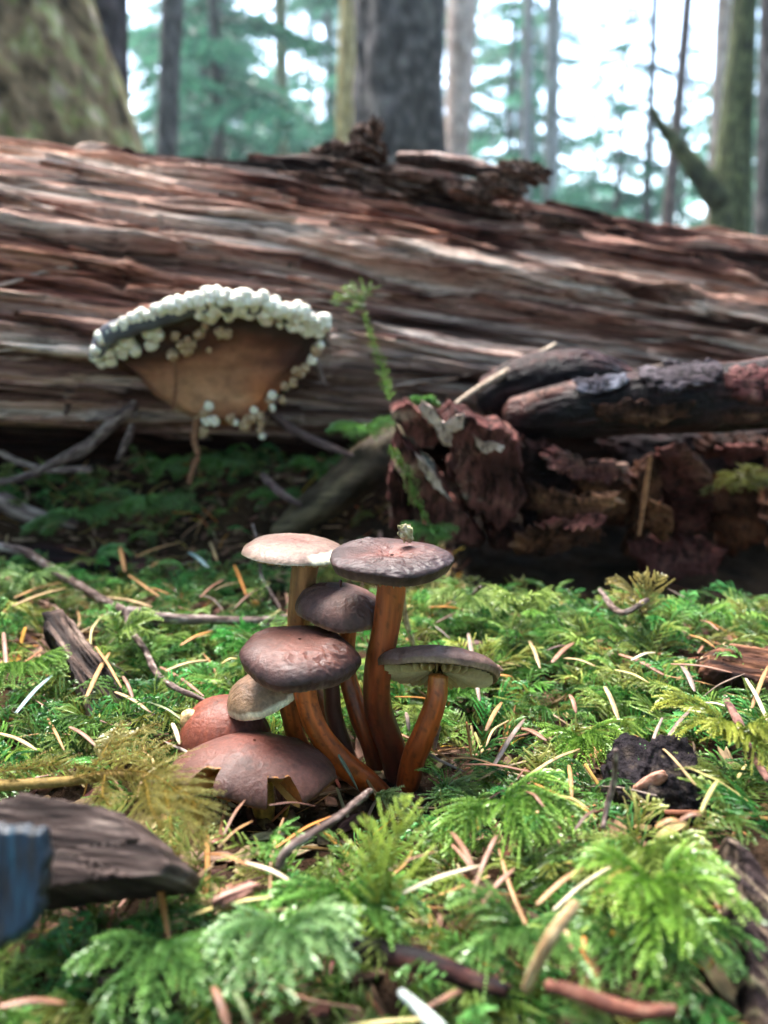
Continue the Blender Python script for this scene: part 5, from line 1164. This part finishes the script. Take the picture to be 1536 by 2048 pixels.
YT = [(-2.9, 7.5, 0, 1.0, 'young conifer filling the gap behind the slim dark trunk'), (-1.25, 6.2, 1, .95, 'young conifer left of the yellow sunlit trunk'), (-2.0, 10.5, 2, 1.05, 'tall conifer far back left of centre'), (-.9, 13.5, 0, 1.4, 'conifer seen far off left of the big dark trunk'),
      (-4.9, 11.5, 2, 1.1, 'tall conifer far back at the left'), (1.55, 10.5, 1, 1.05, 'conifer right of the pinkish trunk'), (2.4, 13.5, 0, 1.15, 'conifer standing far off behind the pale thin trunks'), (3.05, 8.5, 1, .62, 'low young conifer in the bright opening at right'),
      (4.6, 9.5, 0, 1.0, 'young conifer behind the mossy tree'), (5.9, 12.5, 2, 1.1, 'tall conifer at the far right'), (-.35, 8.5, 0, .8, 'conifer peeping out left of the big dark trunk'), (-1.9, 8.8, 1, 1.1, 'bushy young conifer in the left gap'), (-2.6, 12.5, 0, 1.3, 'middle distance conifer behind the slim dark trunk'), (1.9, 12, 0, 1.0, 'bushy conifer right of centre far behind'), (2.3, 8.2, 1, .75, 'short bushy conifer below the bright opening'), (5.2, 10.5, 1, 1.2, 'bushy conifer behind the mossy limb'), (1.1, 12.5, 1, 1.0, 'slender conifer just right of the pinkish trunk'), (-3.9, 9.0, 1, 1.2, 'bushy conifer beyond the dark purplish trunk'), (-1.5, 17, 2, 1.2, 'tall conifer farthest back left of centre'), (3.6, 11.5, 1, .8, 'small conifer in the middle of the bright opening'), (.5, 16, 2, 1.3, 'far conifer behind the big dark trunk'), (3.9, 15.5, 1, 1.15, 'far conifer right of the bright opening'), (-3.6, 15, 0, 1.5, 'conifer deep in the wood at left')]
for i, (x, Y, k, s, lb) in enumerate(YT):
    z = float(terr(x, Y))-.05; t = thing('conifer_tree', lb, 'tree', (x, Y, z), 'young conifers behind the trunks')
    H_ = [6.5, 5.0, 8.5][k]*s
    V, F, u, a = tube([(0, 0, 0), (.03, 0, H_*.5), (0, 0, H_)], [.06*s, .04*s, .008], 30, 10, ref=(0, 1, 0)); link('trunk', mesh_of('trunk', V, F, M['trunk'], pal(n3(u*40, a, 0, i), TB)), t)
    add_crown(t, k, s, 0, RT.uniform(0, 6))
# far wood: one mass of crowns closing the view
Vs, Fs, Cs, off = [], [], [], 0
for k in range(300):
    ang = RT.uniform(-1.1, 1.1); d_ = RT.uniform(20, 34)
    if .14 < ang < .42 and RT.random() < .8: continue
    V, F, C = BO[int(RT.integers(0, 5))]; s = RT.uniform(1.8, 3.6); yw = RT.uniform(0, 6.28); c, s_ = math.cos(yw), math.sin(yw); W = V*s
    z = RT.uniform(0, 1)**.9*(9 if ang < .14 else 5)
    W = np.stack([W[:, 0]*c-W[:, 1]*s_+math.sin(ang)*d_, W[:, 0]*s_+W[:, 1]*c+math.cos(ang)*d_, W[:, 2]+z], -1)
    Vs.append(W); Fs.append(F+off); Cs.append(C*RT.uniform(.8, 1.4)); off += len(V)
for k in range(650):  # unseen boughs round the camera, added to block low light from behind
    ang = RT.uniform(.62, 2*math.pi-.62); d_ = RT.uniform(2.6, 8.5); V, F, C = BO[int(RT.integers(0, 5))]; s = RT.uniform(1.1, 2.2); yw = RT.uniform(0, 6.28); c, s_ = math.cos(yw), math.sin(yw); W = V*s
    z = RT.uniform(.2, 7.5)
    W = np.stack([W[:, 0]*c-W[:, 1]*s_+math.sin(ang)*d_, W[:, 0]*s_+W[:, 1]*c+math.cos(ang)*d_, W[:, 2]+z], -1)
    Vs.append(W); Fs.append(F+off); Cs.append(C); off += len(V)
fw = link('far_wood_and_blockers', mesh_of('far_wood_and_blockers', np.vstack(Vs), np.vstack(Fs), M['conifer'], np.vstack(Cs), smooth=False))
fw['kind'] = 'stuff'; fw['label'] = 'blurred conifer wood behind the trunks plus unseen light-blocking boughs added round the camera'; fw['category'] = 'wood'

# the pale air of the wood
hz = bpy.data.materials.new('air'); hz.use_nodes = True; N = hz.node_tree; N.nodes.clear()
ov = N.nodes.new('ShaderNodeOutputMaterial'); pv = N.nodes.new('ShaderNodeVolumePrincipled'); pv.inputs['Density'].default_value = .004; pv.inputs['Color'].default_value = (.80, .97, 1, 1); pv.inputs['Anisotropy'].default_value = .2
N.links.new(pv.outputs[0], ov.inputs['Volume'])
x0, x1, y0, y1, z0, z1 = -280, 280, -280, 280, -4, 14
V = [(x, y, z) for x in (x0, x1) for y in (y0, y1) for z in (z0, z1)]
hb_ = link('haze', mesh_of('haze', V, np.array([[0, 1, 3, 2], [4, 6, 7, 5], [0, 4, 5, 1], [2, 3, 7, 6], [0, 2, 6, 4], [1, 5, 7, 3]]), hz, smooth=False)); hb_['kind'] = 'stuff'; hb_['label'] = 'pale air between the trees'
cy.volume_bounces = 0; cy.volume_step_rate = 8
